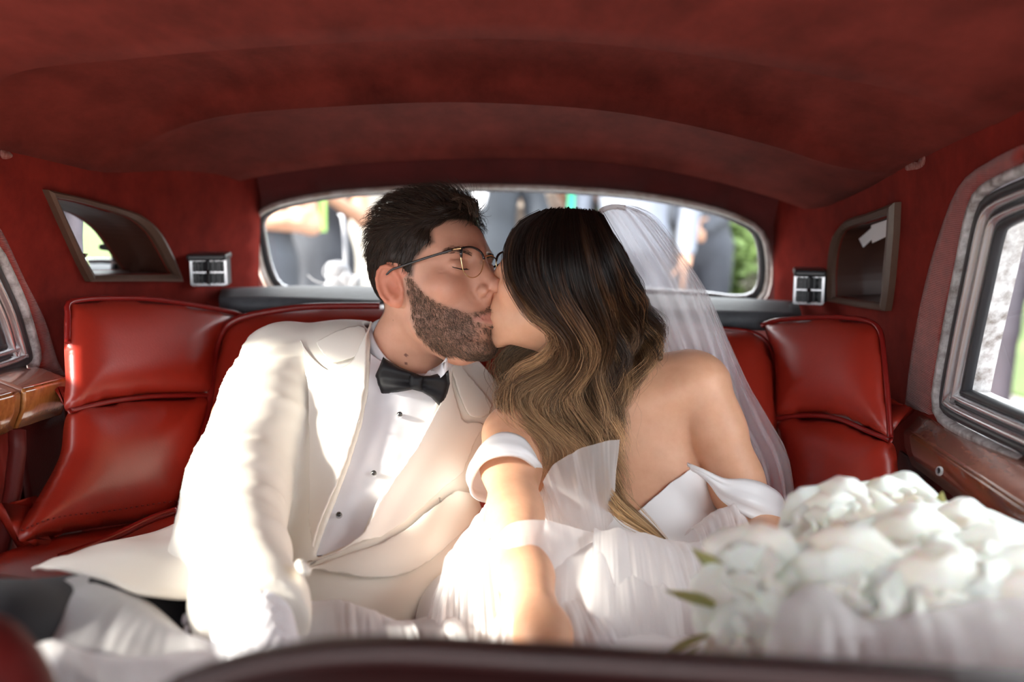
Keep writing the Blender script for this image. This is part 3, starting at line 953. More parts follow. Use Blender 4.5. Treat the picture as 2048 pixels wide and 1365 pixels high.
# left bolster, upper and lower panels
dl = [(130, 610, 1.44), (480, 632, 1.79), (130, 820, 1.40), (430, 795, 1.68), (20, 1070, 1.24), (350, 1000, 1.49)]
o, atL = cushion('bolster_upper', [(132, 612), (160, 604), (205, 601), (290, 602), (380, 614), (460, 629), (480, 636), (462, 650), (440, 675), (430, 710), (426, 760), (420, 792), (350, 793), (290, 795), (210, 806), (134, 824), (131, 760), (128, 680)], dl, .035, L_, seat, 11, 26)
o, _ = cushion('bolster_lower', [(137, 826), (210, 808), (290, 798), (350, 796), (418, 796), (408, 850), (392, 910), (372, 970), (356, 1018), (300, 1040), (180, 1058), (90, 1074), (40, 1084), (45, 1045), (85, 980), (120, 910)], dl, .04, L_, seat, 12, 30)
o, _ = cushion('back_cushion', [(470, 640), (520, 628), (620, 616), (760, 614), (1000, 622), (1250, 634), (1420, 660), (1500, 668), (1535, 690), (1548, 730), (1552, 800), (1560, 900), (1580, 1010), (1570, 1130), (1000, 1180), (560, 1180), (340, 1110), (362, 1010), (395, 910), (416, 830), (427, 760), (432, 705), (446, 665)],
    [(470, 640, 1.78), (760, 612, 1.76), (1250, 634, 1.72), (1540, 700, 1.68), (360, 1010, 1.53), (1000, 1100, 1.50), (1570, 1000, 1.50), (1000, 650, 1.74)], .05, L_, seat, 20, 40)
dr_ = [(1530, 650, 1.68), (1770, 665, 1.46), (1540, 800, 1.62), (1780, 860, 1.42), (1600, 1010, 1.50), (1790, 1000, 1.37)]
o, atR = cushion('bolster_upper', [(1530, 652), (1560, 644), (1640, 638), (1710, 640), (1750, 650), (1766, 672), (1772, 720), (1780, 800), (1784, 878), (1740, 862), (1680, 838), (1620, 832), (1556, 838), (1552, 780), (1550, 720), (1540, 690)], dr_, .035, L_, seat, 11, 26)
o, _ = cushion('bolster_lower', [(1558, 842), (1620, 836), (1680, 843), (1740, 868), (1786, 888), (1796, 940), (1800, 1000), (1796, 1100), (1700, 1130), (1590, 1130), (1576, 1010), (1562, 900)], dr_, .04, L_, seat, 12, 30)
# seat cushion
o, _ = cushion('seat_cushion', [(-60, 1138), (0, 1108), (60, 1088), (120, 1072), (250, 1050), (355, 1022), (600, 1060), (1000, 1120), (1500, 1110), (1800, 1080), (1900, 1180), (1950, 1500), (700, 1560), (-60, 1480), (-60, 1250)],
    [(0, 1090, 1.23), (355, 1020, 1.48), (0, 1300, 1.03), (1000, 1100, 1.62), (1000, 1400, 1.40), (1800, 1080, 1.38), (1850, 1350, 1.15), (500, 1400, 1.28), (1500, 1400, 1.33)], .04, L_, seat, 26, 50, .10)
pp = M['piping']
def pipe(at, pts, r=.0045, off=.012, n=50):
    c = cat(np.array(pts, float), n)
    tube('piping', at(c[:, 0], c[:, 1], off), r, pp, seat, 8)
pipe(atL, [(130, 690), (131, 640), (131, 612), (160, 604), (205, 601), (290, 602), (380, 614), (460, 629), (480, 636)], .0045, .012)
pipe(atL, [(134, 826), (210, 808), (290, 797), (350, 794.5), (420, 794)], .004, .012)
pipe(atR, [(1528, 654), (1560, 644), (1640, 638), (1710, 640), (1750, 650), (1766, 672), (1772, 720), (1778, 780), (1783, 850), (1785, 880)], .0042, .010)
pipe(atR, [(1556, 840), (1620, 834), (1680, 840), (1740, 865), (1786, 884)], .004, .012)
atC = lambda x, y, off=0: P(np.asarray(x, float), np.asarray(y, float), np.interp(np.asarray(y, float), [600, 700, 830, 1010, 1100], [1.765, 1.735, 1.66, 1.53, 1.46]) + np.interp(np.asarray(x, float), [300, 1600], [.0, -.04]) - off)
pipe(atC, [(1180, 630), (1420, 656), (1500, 666), (1535, 688), (1549, 730), (1553, 800)], .005, .03)
pipe(atC, [(760, 612), (620, 614), (520, 627), (466, 643), (443, 668), (431, 705), (426, 760), (415, 830), (394, 910), (362, 1010), (350, 1040)], .006, .035, 70)
atS = lambda x, y, off=0: P(np.asarray(x, float), np.asarray(y, float), np.interp(np.asarray(x, float), [-30, 350], [1.20, 1.45]) - off)
pipe(atS, [(-30, 1160), (60, 1138), (130, 1112), (220, 1078), (300, 1040), (352, 1022)], .006, .03)
box('seat_base', (-.06, 1.60, .42), (.45, 0, 0), (0, .22, 0), (0, 0, .13), M['carpet'], seat, .01)
# stitched line near the foot of the left bolster
c = cat(np.array([(30, 1066), (100, 1040), (200, 1028), (300, 1012), (352, 1006)], float), 60)
q = atL(c[:, 0], c[:, 1], .03)
mb = MB()
for i in range(0, 59, 2): mb.add(*tube_geo([q[i], q[i] * .35 + q[i + 1] * .65], .0011, 5))
stuff(mb.build('stitching', M['stitch'], seat))

# ---- front seat whose top edge crosses the bottom of the picture
fs = thing('front_seat', 'red leather front seat back with shade put into its colour, crossing the bottom edge, out of focus', 'seat', (.1, .5, .6))
def roll_edge(pts, name, mat_, th=.09):
    E = cat(np.array([P1(p) for p in pts]), 50)
    prof = []
    for a in np.linspace(0, math.pi, 9): prof.append((math.cos(a) * th * .5, math.sin(a) * th * .35))
    rows = [E + np.array([0, th * .45, -.5])] + [E + np.array([0, c_, s_ - th * .35]) for c_, s_ in prof] + [E + np.array([0, -th * .45, -.5])]
    return grid_mesh(name, np.stack(rows), mat_, fs)
roll_edge([(330, 1372, .60), (420, 1338, .60), (520, 1312, .60), (640, 1294, .595), (760, 1288, .59), (900, 1292, .585), (1100, 1304, .58), (1300, 1316, .575), (1500, 1328, .57), (1700, 1340, .565), (1900, 1352, .56), (2200, 1372, .55), (2500, 1400, .54)], 'backrest', M['seat_shaded'])
tube('edge_piping', cat(np.array([P1(p) for p in [(330, 1390, .555), (520, 1330, .555), (760, 1306, .55), (1100, 1322, .54), (1500, 1346, .53), (1900, 1370, .52)]]), 40), .006, M['seat_shaded'], fs)
fs2 = thing('front_seat', 'rounded red leather corner of a front seat at the bottom left', 'seat', (-.4, .6, .6))
E = cat(np.array([P1(p) for p in [(-300, 1240, .62), (-120, 1236, .62), (-20, 1252, .62), (30, 1290, .615), (62, 1340, .61), (85, 1400, .60), (110, 1500, .58)]]), 40)
rows = [E + np.array([-.02, .03, -.4]), E + np.array([-.003, .03, -.012]), E + np.array([0, .018, -.002]), E, E + np.array([-.002, -.018, -.004]), E + np.array([-.006, -.03, -.02]), E + np.array([-.08, -.04, -.10]), E + np.array([-.12, -.04, -.4])]
grid_mesh('backrest', np.stack(rows), M['leather_dark'], fs2)
E2 = E + np.array([-.006, -.028, -.012]); tube('edge_piping', E2, .005, M['leather_dark'], fs2)
# ================================================================== heads
class Frame:
    """a head's own axes: f forward, s to the side seen here, u up (metres from between the ears)"""
    def __init__(s, psi, phi, rho, side, opx, scale=1.0):
        psi, phi, rho = [math.radians(v) for v in (psi, phi, rho)]
        c, n_ = math.cos(psi), math.sin(psi)
        f = np.array([side * c, -n_, 0]); n = np.array([-side * n_, -c, 0]); u = np.array([0, 0, 1.0])
        f, u = f * math.cos(phi) + u * math.sin(phi), u * math.cos(phi) - f * math.sin(phi)
        n, u = n * math.cos(rho) + u * math.sin(rho), u * math.cos(rho) - n * math.sin(rho)
        s.A = np.array([f, n, u]); s.O = P1(opx); s.k = scale
    def w(s, L):            # local -> world
        return s.O + (np.asarray(L, float) * s.k) @ s.A
    def l(s, X):            # world -> local
        return ((np.asarray(X) - s.O.astype(np.float32)) @ s.A.T.astype(np.float32)) / np.float32(s.k)
    def at(s, px, py, side):
        """local (f, s, u) of the point at sideways distance `side` that is seen at a pixel"""
        px = np.atleast_1d(np.asarray(px, float)); py = np.atleast_1d(np.asarray(py, float)); side = np.broadcast_to(np.asarray(side, float), px.shape)
        out = []
        for x, y, sd in zip(px, py, side):
            dr = FW + (x - 1024) / FPX * RT - (y - 682.5) / FPX * UPV
            a = (CAM - s.O) @ s.A.T / s.k; b = dr @ s.A.T / s.k
            t = (sd - a[1]) / b[1]
            out.append(a + b * t)
        return np.array(out)

def head_cm(X, fem=False):
    """head without neck, X in centimetres (f, s, u)"""
    y = np.abs(X[:, 1]); Y = np.stack([X[:, 0], y, X[:, 2]], 1)
    g = .93 if fem else 1.0
    d = ell(Y, (-.4, 0, 4.9), (8.9, 7.5, 7.6 if fem else 8.3))
    d = smin(d, ell(Y, (3.2, 0, -.8), (6.1, 6.2 * g, 8.2)), 2.2)
    d = smin(d, ell(Y, (3.7, 0, 5.4), (5.5, 5.9, 4.7)), 1.6)
    if fem:
        d = smin(d, cap(Y, (1.4, 4.5, -4.4), (7.2, 1.0, -8.6), 1.3, 1.2), 1.6)
        d = smin(d, sph(Y, (8.2, 0, -8.9), 1.35), 1.2)
        d = smin(d, ell(Y, (3.6, 0, -5.4), (5.0, 4.3, 3.4)), 1.6)
        d = smin(d, sph(Y, (5.9, 4.0, -.5), 2.1), 1.8)
    else:
        d = smin(d, cap(Y, (1.2, 4.5, -4.9), (7.4, 1.8, -8.9), 1.5, 1.5), 1.8)
        d = smin(d, ell(Y, (8.1, 0, -8.9), (1.7, 2.2, 1.7)), 1.4)
        d = smin(d, ell(Y, (3.6, 0, -6.0), (5.2, 4.9, 3.9)), 1.6)
        d = smin(d, sph(Y, (6.2, 4.2, -.6), 2.15), 1.6)
        d = smin(d, cap(Y, (9.0, .9, 3.9), (7.3, 4.2, 4.2), .75, .7), 1.8)
    d = smin(d, ell(Y, (7.6, 0, -5.0), (2.7, 3.0, 3.1)), 1.4)
    # eye hollow, closed lids
    d = smax(d, -ell(Y, (10.6, 3.0, 2.2), (1.9, 2.0, 1.5)), 1.5)
    d = smin(d, ell(Y, (7.75, 3.25, 2.2), (1.15, 1.5, 1.15)), .7)
    d = smax(d, -smin(cap(Y, (8.75, 2.2, 1.75), (8.85, 3.3, 1.5), .10, .12), cap(Y, (8.85, 3.3, 1.5), (8.15, 4.6, 1.9), .12, .10), .1), .2)
    d = smax(d, -cap(Y, (8.9, 2.4, 3.15), (8.1, 4.4, 3.05), .12, .10), .3)
    # nose
    n = cap(Y, (9.2, 0, 3.1), (11.4 - .5 * fem, 0, -.7), .62 * g, .95 * g)
    n = smin(n, sph(Y, (11.95 - .8 * fem, 0, -1.05), 1.02 * g), .5)
    n = smin(n, ell(Y, (10.4, 1.2 * g, -1.6), (1.0, .62, .78)), .5)
    n = smin(n, ell(Y, (9.3, .75, .3), (1.2, 1.0, 2.6)), .9)
    n = smin(n, cap(Y, (10.6, .0, -2.0), (9.8, 0, -2.9), .55, .7), .4)
    if fem: n = n + .12
    d = smin(d, n, 1.1)
    d = smax(d, -ell(Y, (11.05, .62, -2.25), (.62, .32, .6)), .2)
    if not fem:
        d = smax(d, -smin(cap(Y, (10.0, 1.75, -.7), (9.35, 1.95, -1.5), .16, .2), cap(Y, (9.35, 1.95, -1.5), (9.6, 1.7, -2.3), .2, .14), .1), .5)
        for q in (((8.1, 4.7, 1.9), (6.9, 5.5, 2.5)), ((8.0, 4.8, 1.7), (6.8, 5.6, 1.3))): d = smax(d, -cap(Y, q[0], q[1], .10, .05), .25)
        d = smax(d, -cap(Y, (9.9, 2.3, -2.6), (9.0, 3.6, -5.0), .10, .10), .6)
    # lips drawn forward
    up = smin(cap(Y, (10.55, 0, -4.75), (9.95, 1.15, -4.95), .50, .42), cap(Y, (9.95, 1.15, -4.95), (8.95, 2.2, -5.45), .42, .16), .2)
    lo = smin(cap(Y, (10.35, 0, -6.05), (9.8, 1.1, -5.95), .55, .44), cap(Y, (9.8, 1.1, -5.95), (8.95, 2.1, -5.55), .44, .16), .2)
    d = smin(d, up, .5); d = smin(d, lo, .5)
    d = smax(d, -smin(cap(Y, (11.2, 0, -5.42), (10.1, 1.2, -5.42), .10, .09), cap(Y, (10.1, 1.2, -5.42), (9.0, 2.35, -5.55), .09, .05), .05), .14)
    return d

def ear_cm(X, fem=False):
    y = np.abs(X[:, 1]); Y = np.stack([X[:, 0], y, X[:, 2]], 1)
    ca, sa = math.cos(.28), math.sin(.28)
    M_ = np.array([[ca * .88, -.48, sa * .88], [.48, .88, 0], [-sa, 0, ca]])
    Z = (Y - np.array([-.9, 7.45, .75], np.float32)) @ M_.T.astype(np.float32)
    d = ell(Z, (-.1, 0, 0), (1.95, .42, 3.15))
    # outer rim
    th = np.linspace(-.9, 3.9, 12)
    pts = [((1.65 * math.cos(t) - .1, .35, 2.85 * math.sin(t)), .30) for t in th]
    d = smin(d, chain(Z, pts, .1), .2)
    d = smax(d, -ell(Z, (.35, .75, -.35), (1.0, .85, 1.5)), .2)
    d = smax(d, -chain(Z, [((.8, .62, 1.85), .26), ((-.35, .62, 1.9), .28), ((-.95, .62, 1.0), .26), ((-1.05, .6, -.4), .2)], .1), .2)
    d = smin(d, sph(Z, (.15, .1, -2.5), .62), .5)
    d = smin(d, ell(Z, (1.25, .15, -.35), (.42, .45, .6)), .25)
    d = smax(d, -ell(Z, (.75, .5, -.35), (.3, .7, .35)), .2)
    return d

def head_field(fr, fem=False):
    def f(X):
        L = fr.l(X) * np.float32(100)
        h = head_cm(L, fem)
        h = smin(h, ear_cm(L, fem), .35)
        return h * np.float32(.01 * fr.k)
    return f
def skull_field(fr, fem=False):
    return lambda X: head_cm(fr.l(X) * np.float32(100), fem) * np.float32(.01 * fr.k)

GR = Frame(36, 14, 9, 1, (864, 587, 1.45), 1.0)
BR = Frame(-18, 9, 8, -1, (1114, 587, 1.374), .895)

SKIN = mat('skin', (.6, .35, .25), .5, attr=True, noise=(55, (.93, .88, .86), 6), bump=('noise', 420, .08, .001), Subsurface_Weight=.12, Subsurface_Scale=.006)

# hands
def hand_parts(Wp, D, S_, N, sc=1.0, curl=.5):
    """five fingers and a palm: wrist point, pointing direction, thumb side, back-of-hand normal"""
    D, S_, N = nrm(D), nrm(S_), nrm(N); Wp = np.asarray(Wp, float)
    prm = []
    kn = []
    for i, (off, ln, r) in enumerate(((.026, .072, .0080), (.009, .080, .0083), (-.009, .074, .0080), (-.026, .058, .0070))):
        base = Wp + (D * (.082 - .004 * abs(i - 1)) + S_ * off) * sc
        prm.append([(tuple(Wp + (D * .012 + S_ * off * .55) * sc), .013 * sc), (tuple(base), .0105 * sc)])
        p = base; a = 0; pts = [(tuple(p), r * 1.08 * sc)]
        for j, f in enumerate((.46, .30, .24)):
            a += curl * (.7, .9, .6)[j]
            p = p + (D * math.cos(a) - N * math.sin(a) + S_ * off * 1.2 * (1 if j == 0 else .2)) * ln * f * sc
            pts.append((tuple(p), r * (1 - .10 * (j + 1)) * sc))
        prm.append(pts)
    p = Wp + (D * .022 + S_ * .022) * sc
    pts = [(tuple(p), .0135 * sc)]
    d = nrm(D * .75 + S_ * .65 - N * .25)
    for j, f in enumerate((.034, .032, .026)):
        p = p + d * f * sc; pts.append((tuple(p), (.0105, .0092, .0078)[j] * sc)); d = nrm(d + D * .30 - N * .2 * curl)
    prm.append(pts)
    return prm
def hand_field(X, prm):
    d = None
    for ch in prm:
        c = chain(X, ch, .005)
        d = c if d is None else smin(d, c, .006)
    return d
# ================================================================== the groom
groom = thing('person', 'man in ivory dinner jacket, black bow tie and glasses, kissing the bride', 'person', P(700, 1180, 1.45))
LIP = np.array([.33, .13, .10])
def pt(*a): return tuple(P(*a))
def gneck(X):
    return chain(X, [(GR.w((-.012, 0, -.02)), .056), (pt(818, 690, 1.497), .049), (pt(830, 770, 1.525), .047), (pt(815, 840, 1.56), .065)], .03)
def gtrunk_raw(X):
    d = cap(X, pt(580, 752, 1.535), pt(912, 835, 1.56), .072, .070)
    d = smin(d, cap(X, pt(690, 745, 1.57), pt(860, 775, 1.57), .062, .06), .06)
    d = smin(d, ell(X, pt(750, 895, 1.535), (.178, .125, .18)), .06)
    d = smin(d, ell(X, pt(715, 1070, 1.44), (.150, .135, .17)), .08)
    d = smin(d, ell(X, pt(690, 1205, 1.345), (.135, .135, .13)), .06)
    return d
def gskin(X):
    h = head_field(GR)(X)
    n = gneck(X)
    d = smin(h, n, .022)
    # throat
    d = smin(d, sph(X, GR.w((.045, 0, -.090)), .018), .03)
    return smin(d, gtrunk_raw(X) + .052, .02)
garm_pts = [(pt(568, 742, 1.515), .070), (pt(505, 850, 1.41), .070), (pt(462, 990, 1.27), .065), (pt(462, 1110, 1.13), .056), (pt(500, 1215, 1.00), .048), (pt(520, 1290, .925), .046)]
def gsleeve(X):
    d = chain(X, garm_pts, .03)
    return d
lo, hi = P(560, 780, 1.7).min(0), None
_w0 = np.array(pt(529, 1392, .85)); _wd = nrm(np.array(pt(520, 1290, .925)) - np.array(pt(500, 1215, 1.0)))
ghand = hand_parts(_w0, _wd * np.array([1, .8, 1]) + np.array([0, -.1, 0]), (.8, .2, .25), (-.15, -.45, .9), 1.05, .35)
def gskin_full(X):
    d = smin(gskin(X), chain(X, [(garm_pts[0][0], .052), (garm_pts[1][0], .052), (garm_pts[2][0], .046), (garm_pts[3][0], .040), (tuple(_w0), .029)], .03), .02)
    return smin(d, hand_field(X, ghand), .012)
V, Q = iso(gskin_full, (-.42, .62, .46), (.10, 1.75, 1.48), .002)
L = GR.l(V); Lc = L * 100; near = L.copy(); near[:, 1] = np.abs(near[:, 1])
npx = proj(GR.w(near))
def poly_local(pts, extra):
    q = [GR.at(x, y, s)[0][[0, 2]] for x, y, s in pts]
    return np.array(q + list(extra))
HAIRP = poly_local([(953, 425, .0), (949, 432, .012), (905, 427, .04), (880, 437, .05), (864, 459, .055), (866, 485, .06), (850, 497, .065), (832, 520, .068), (824, 554, .07), (808, 553, .072), (795, 535, .073), (773, 533, .075), (756, 552, .074), (751, 617, .06), (739, 643, .05)], [(-.15, -.09), (-.15, .2), (.13, .2)])
BEARDP = poly_local([(806, 548, .07), (822, 556, .07), (840, 580, .068), (862, 596, .064), (883, 610, .06), (905, 618, .052), (925, 622, .045), (941, 617, .036), (957, 606, .022), (975, 598, .012), (985, 596, .0)], [(.14, -.025), (.14, -.13)]
    + [tuple(GR.at(x, y, s)[0][[0, 2]]) for x, y, s in ((962, 738, 0), (925, 732, .015), (890, 722, .03), (850, 698, .05), (825, 668, .06), (816, 632, .067), (808, 590, .07))])
bd = polydist(BEARDP, L[:, [0, 2]])
isear = np.abs(Lc[:, 1]) > 6.9
lipm = (Lc[:, 0] > 8.7) & (np.abs(Lc[:, 1]) < 2.5)
lipd = np.where(lipm, np.minimum(1, np.maximum(0, 1.15 - np.abs(Lc[:, 2] + 5.42) - .28 * np.abs(Lc[:, 1])) * 2.2), 0)
base = np.array([.62, .33, .225])
C = np.repeat(base[None], len(V), 0)
C *= (1 + .05 * vnoise(V * 60)[:, None])
red = np.exp(-((Lc[:, 0] - 6.5) ** 2 + (np.abs(Lc[:, 1]) - 4.5) ** 2 + (Lc[:, 2] + .6) ** 2) / 9) * .5 + np.exp(-((Lc[:, 0] - 11.6) ** 2 + Lc[:, 1] ** 2 + (Lc[:, 2] + 1) ** 2) / 2.2) * .5
C = C * (1 - red[:, None] * np.array([.02, .20, .22]))
C[isear] *= np.array([1.0, .72, .66])
bm = sstep(.004, -.006, bd) * (~isear) * (1 - lipd) * sstep(0, .004, skull_field(GR)(V.astype(np.float32)) * -1 + .006)
bmask_bare = np.exp(-((Lc[:, 0] - 9.3) ** 2 + (np.abs(Lc[:, 1]) - 1.6) ** 2 + (Lc[:, 2] + 7.0) ** 2) / 2.6)
bm = bm * (1 - .6 * bmask_bare)
C = C * (1 - .40 * bm[:, None]) + .40 * bm[:, None] * np.array([.13, .08, .055])
hm = sstep(.003, -.004, polydist(HAIRP, L[:, [0, 2]])) * (~isear)
C = C * (1 - .8 * hm[:, None]) + .8 * hm[:, None] * np.array([.05, .03, .02])
C = C * (1 - lipd[:, None]) + lipd[:, None] * np.array([.52, .24, .18])
for mx, my, ms, mr in ((812, 711, .03, .0026), (812, 728, .03, .0022), (786, 641, .06, .0012)):
    # moles on the neck
    q, _ = trace(gskin, np.array([mx], float), np.array([my], float))
    C[np.linalg.norm(V - q[0], axis=1) < mr] *= np.array([.35, .28, .3])
body = mesh('body', quad_smooth(V, Q, 1, .4), Q, SKIN, groom, col=C)

# ---- hair: an under-layer and the combed strands on it
HAIRM = mat('hair', (.05, .03, .02), .45, attr=True, Specular_IOR_Level=.3)
sk = skull_field(GR)
def hair_thick(L_):
    ed = sstep(0, -.022, polydist(HAIRP, L_[:, [0, 2]]))
    up = sstep(.055, .115, L_[:, 2]) * sstep(-.11, -.02, L_[:, 0])
    return (.0005 + .003 * ed) + (.011 * up + .006 * sstep(.09, .12, L_[:, 2]) * sstep(.03, .08, L_[:, 0])) * (.25 + .75 * ed)
def haircap(X):
    L_ = GR.l(X)
    return smax(sk(X) - hair_thick(L_).astype(np.float32), (polydist(HAIRP, L_[:, [0, 2]]) * GR.k).astype(np.float32) + .003, .006)
lo = GR.O - .2; hi = GR.O + .2
HV, HQ = iso(haircap, lo, hi, .003)
hc = np.repeat(np.array([[.022, .013, .009]]), len(HV), 0)
hair = mesh('hair', HV, HQ, HAIRM, groom, col=hc)
def strands_on(Vs, Qs, n, fn, r0, r1, K, lengthf, liftf, combf, curl, colf, wob=.25):
    fc = Vs[Qs].mean(1); a = np.linalg.norm(np.cross(Vs[Qs[:, 2]] - Vs[Qs[:, 0]], Vs[Qs[:, 3]] - Vs[Qs[:, 1]]), axis=1)
    i = rng.choice(len(Qs), n, p=a / a.sum())
    w = rng.random((n, 4)); w /= w.sum(1, keepdims=True)
    p = (Vs[Qs[i]] * w[:, :, None]).sum(1)
    N = grad(fn, p)
    comb = combf(p)
    comb = nrm(comb - N * np.sum(comb * N, 1, keepdims=True))
    side = np.cross(N, comb)
    comb = nrm(comb + side * rng.normal(0, wob, (n, 1)))
    Ln = lengthf(p) * rng.uniform(.7, 1.15, n); lf = liftf(p)
    t = np.linspace(0, 1, K)
    ph = rng.uniform(0, 6.28, n)
    S_ = Ln[:, None, None] * (comb[:, None] * t[None, :, None] + N[:, None] * (lf[:, None] * (t - .55 * t * t)[None])[..., None] + side[:, None] * (curl * np.sin(ph[:, None] + t[None] * 3) * t[None])[..., None])
    Cc = p[:, None] + S_
    Vv, Ff = strands_geo(Cc, r0, r1)
    cc = colf(p)
    return Vv, Ff, np.repeat(cc, K * 3, 0)
def gcomb(p):
    L_ = GR.l(p)
    top = sstep(.06, .11, L_[:, 2])[:, None]
    v = top * np.array([-.85, .25, .25]) + (1 - top) * np.array([-.45, 0, -.8])
    back = sstep(-.03, -.08, L_[:, 0])[:, None] * (1 - top)
    v = v * (1 - back) + back * np.array([.1, 0, -1])
    return v @ GR.A
def gtop(p): return sstep(.06, .11, GR.l(p)[:, 2])
def hcol(p, a=(.016, .010, .007), b=(.075, .045, .028)):
    r = rng.random((len(p), 1)) ** 2
    return np.array(a) * (1 - r) + np.array(b) * r
hv, hf, hcc = strands_on(HV, HQ, 6500, haircap, .00042, .00012, 6, lambda p: .013 + .022 * gtop(p), lambda p: .22 + .55 * gtop(p), gcomb, .12, hcol, .22)
st = mesh('hair_strands', hv, hf, HAIRM, hair, col=hcc); stuff(st)
# locks at the front that stand up and fall over
lk = []
for a, b_, c_ in (((945, 425), (935, 398), (905, 388)), ((952, 432), (950, 405), (925, 392)), ((920, 420), (915, 395), (880, 384)), ((890, 420), (880, 392), (850, 382)), ((860, 410), (845, 386), (815, 388)), ((905, 398), (930, 400), (952, 428)), ((880, 392), (912, 398), (938, 418)), ((800, 402), (775, 395), (748, 420)), ((840, 398), (800, 388), (765, 405))):
    for k in range(46):
        j = rng.normal(0, 3.5, (3, 2)); s0 = rng.normal(.0, .022)
        pp_ = [GR.w(GR.at(q[0] + jj[0], q[1] + jj[1], s0)[0]) for q, jj in zip((a, b_, c_), j)]
        lk.append(cat(pp_, 9))
lv, lf_ = strands_geo(np.array(lk), .0005, .00015)
stuff(mesh('front_locks', lv, lf_, HAIRM, hair, col=np.repeat(hcol(np.zeros((len(lk), 3)), b=(.11, .065, .04)), 27, 0)))
# ---- beard
sel = np.where((bm > .35))[0]
ok = np.zeros(len(V), bool); ok[sel] = rng.random(len(sel)) < bm[sel] ** .35
QB = Q[ok[Q].all(1)]
BEARDM = mat('beard hair', (.09, .05, .03), .45, attr=True)
bv, bf, bc = strands_on(V, QB, 8500, gskin, .00019, .00007, 4, lambda p: np.full(len(p), .0070), lambda p: np.full(len(p), .75),
    lambda p: (np.array([.5, 0, -.75]) @ GR.A)[None] + 0 * p, .35, lambda p: hcol(p, (.055, .032, .020), (.26, .16, .10)), .5)
stuff(mesh('beard', bv, bf, BEARDM, groom, col=bc))
# eyebrow and lashes
bl = []
for sd in (1, -1):
    for k in range(130):
        t = rng.random(); q = np.array([9.35 - 1.9 * t ** 1.4, sd * (1.4 + 3.6 * t), 3.75 + .75 * math.sin(2.2 * t) - .2 * t + rng.normal(0, .17)]) / 100
        d_ = nrm(np.array([-.5, sd * 1.0, .5 - t])) * .008
        w0 = GR.w(q); g_ = grad(gskin, w0[None].astype(np.float32))[0]; v0 = gskin(w0[None].astype(np.float32))[0]; w0 = w0 - g_ * v0
        w1 = w0 + d_ @ GR.A; v1 = gskin(w1[None].astype(np.float32))[0]; w1 = w1 - g_ * (v1 - .001)
        bl.append(cat([w0, (w0 + w1) / 2 + g_ * .0012, w1], 5))
ev, ef = strands_geo(np.array(bl), .00032, .0001)
stuff(mesh('eyebrows', ev, ef, BEARDM, groom, col=np.repeat(hcol(np.zeros((len(bl), 3)), (.03, .018, .012), (.12, .075, .05)), 15, 0)))
ll = []
for sd in (1, -1):
    for k in range(60):
        t = k / 59; q = np.array([8.95 - .75 * abs(t - .25) ** 1.5 * 1.6, sd * (2.2 + 2.3 * t), 1.62 + 1.1 * (t - .42) ** 2]) / 100
        w0 = GR.w(q); g_ = grad(gskin, w0[None].astype(np.float32))[0]; w0 = w0 - g_ * gskin(w0[None].astype(np.float32))[0]
        d_ = (np.array([.7, sd * (t - .3) * .8, -.45]) * .006) @ GR.A
        ll.append(cat([w0, w0 + d_ * .6 + np.array([0, 0, -.0004]), w0 + d_ + np.array([0, 0, .0006])], 4))
ev, ef = strands_geo(np.array(ll), .0003, .0001)
stuff(mesh('eyelashes', ev, ef, BEARDM, groom, col=np.repeat(np.full((len(ll), 3), .012), 12, 0)))

# ---- glasses
gl = bpy.data.objects.new('glasses', None); COL.objects.link(gl); gl.parent = groom
gl.matrix_parent_inverse = Matrix.Translation(groom.location).inverted()
blackm = mat('black enamel', (.012, .012, .014), .25, Coat_Weight=.4); goldm = mat('gold wire', (.75, .56, .30), .18, 1.0)
lens_px = np.array([(921, 500), (926, 497), (940, 495.5), (952, 499), (962, 507), (967, 518), (966, 532), (961, 546), (952, 554), (942, 555.5), (932, 550), (926, 540), (922.5, 522)], float)
ss = np.interp(lens_px[:, 0], [921, 967], [.056, .014])
near_l = GR.at(lens_px[:, 0], lens_px[:, 1], ss)
near_l = cat(near_l, 48, True)
far_l = near_l * np.array([1, -1, 1])
gm = np.mean(near_l, 0)
for LL in (near_l, far_l):
    Wp = GR.w(LL)
    V_, F_ = tube_geo(Wp, .0007, 6, True); mesh('rim', V_, F_, goldm, groom)
    bpy.data.objects[-1] if False else None
    zt = LL[:, 2]; topm = LL[zt > np.quantile(zt, .52)]
    o_ = np.argsort(topm[:, 1]); V_, F_ = tube_geo(GR.w(topm[o_] + np.array([.0006, 0, .0006])), .0017, 6); b_ = mesh('browline', V_, F_, blackm, groom)
    V2, T = fill2d(LL[:, [1, 2]], .004)
    fi = np.linalg.lstsq(np.c_[np.ones(len(LL)), LL[:, 1], LL[:, 2]], LL[:, 0], rcond=None)[0]
    X = GR.w(np.c_[np.c_[np.ones(len(V2)), V2] @ fi, V2[:, 0], V2[:, 1]])
    mesh('lens', X, T, glassy('spectacle lens', (.97, .97, .97), .12), groom)
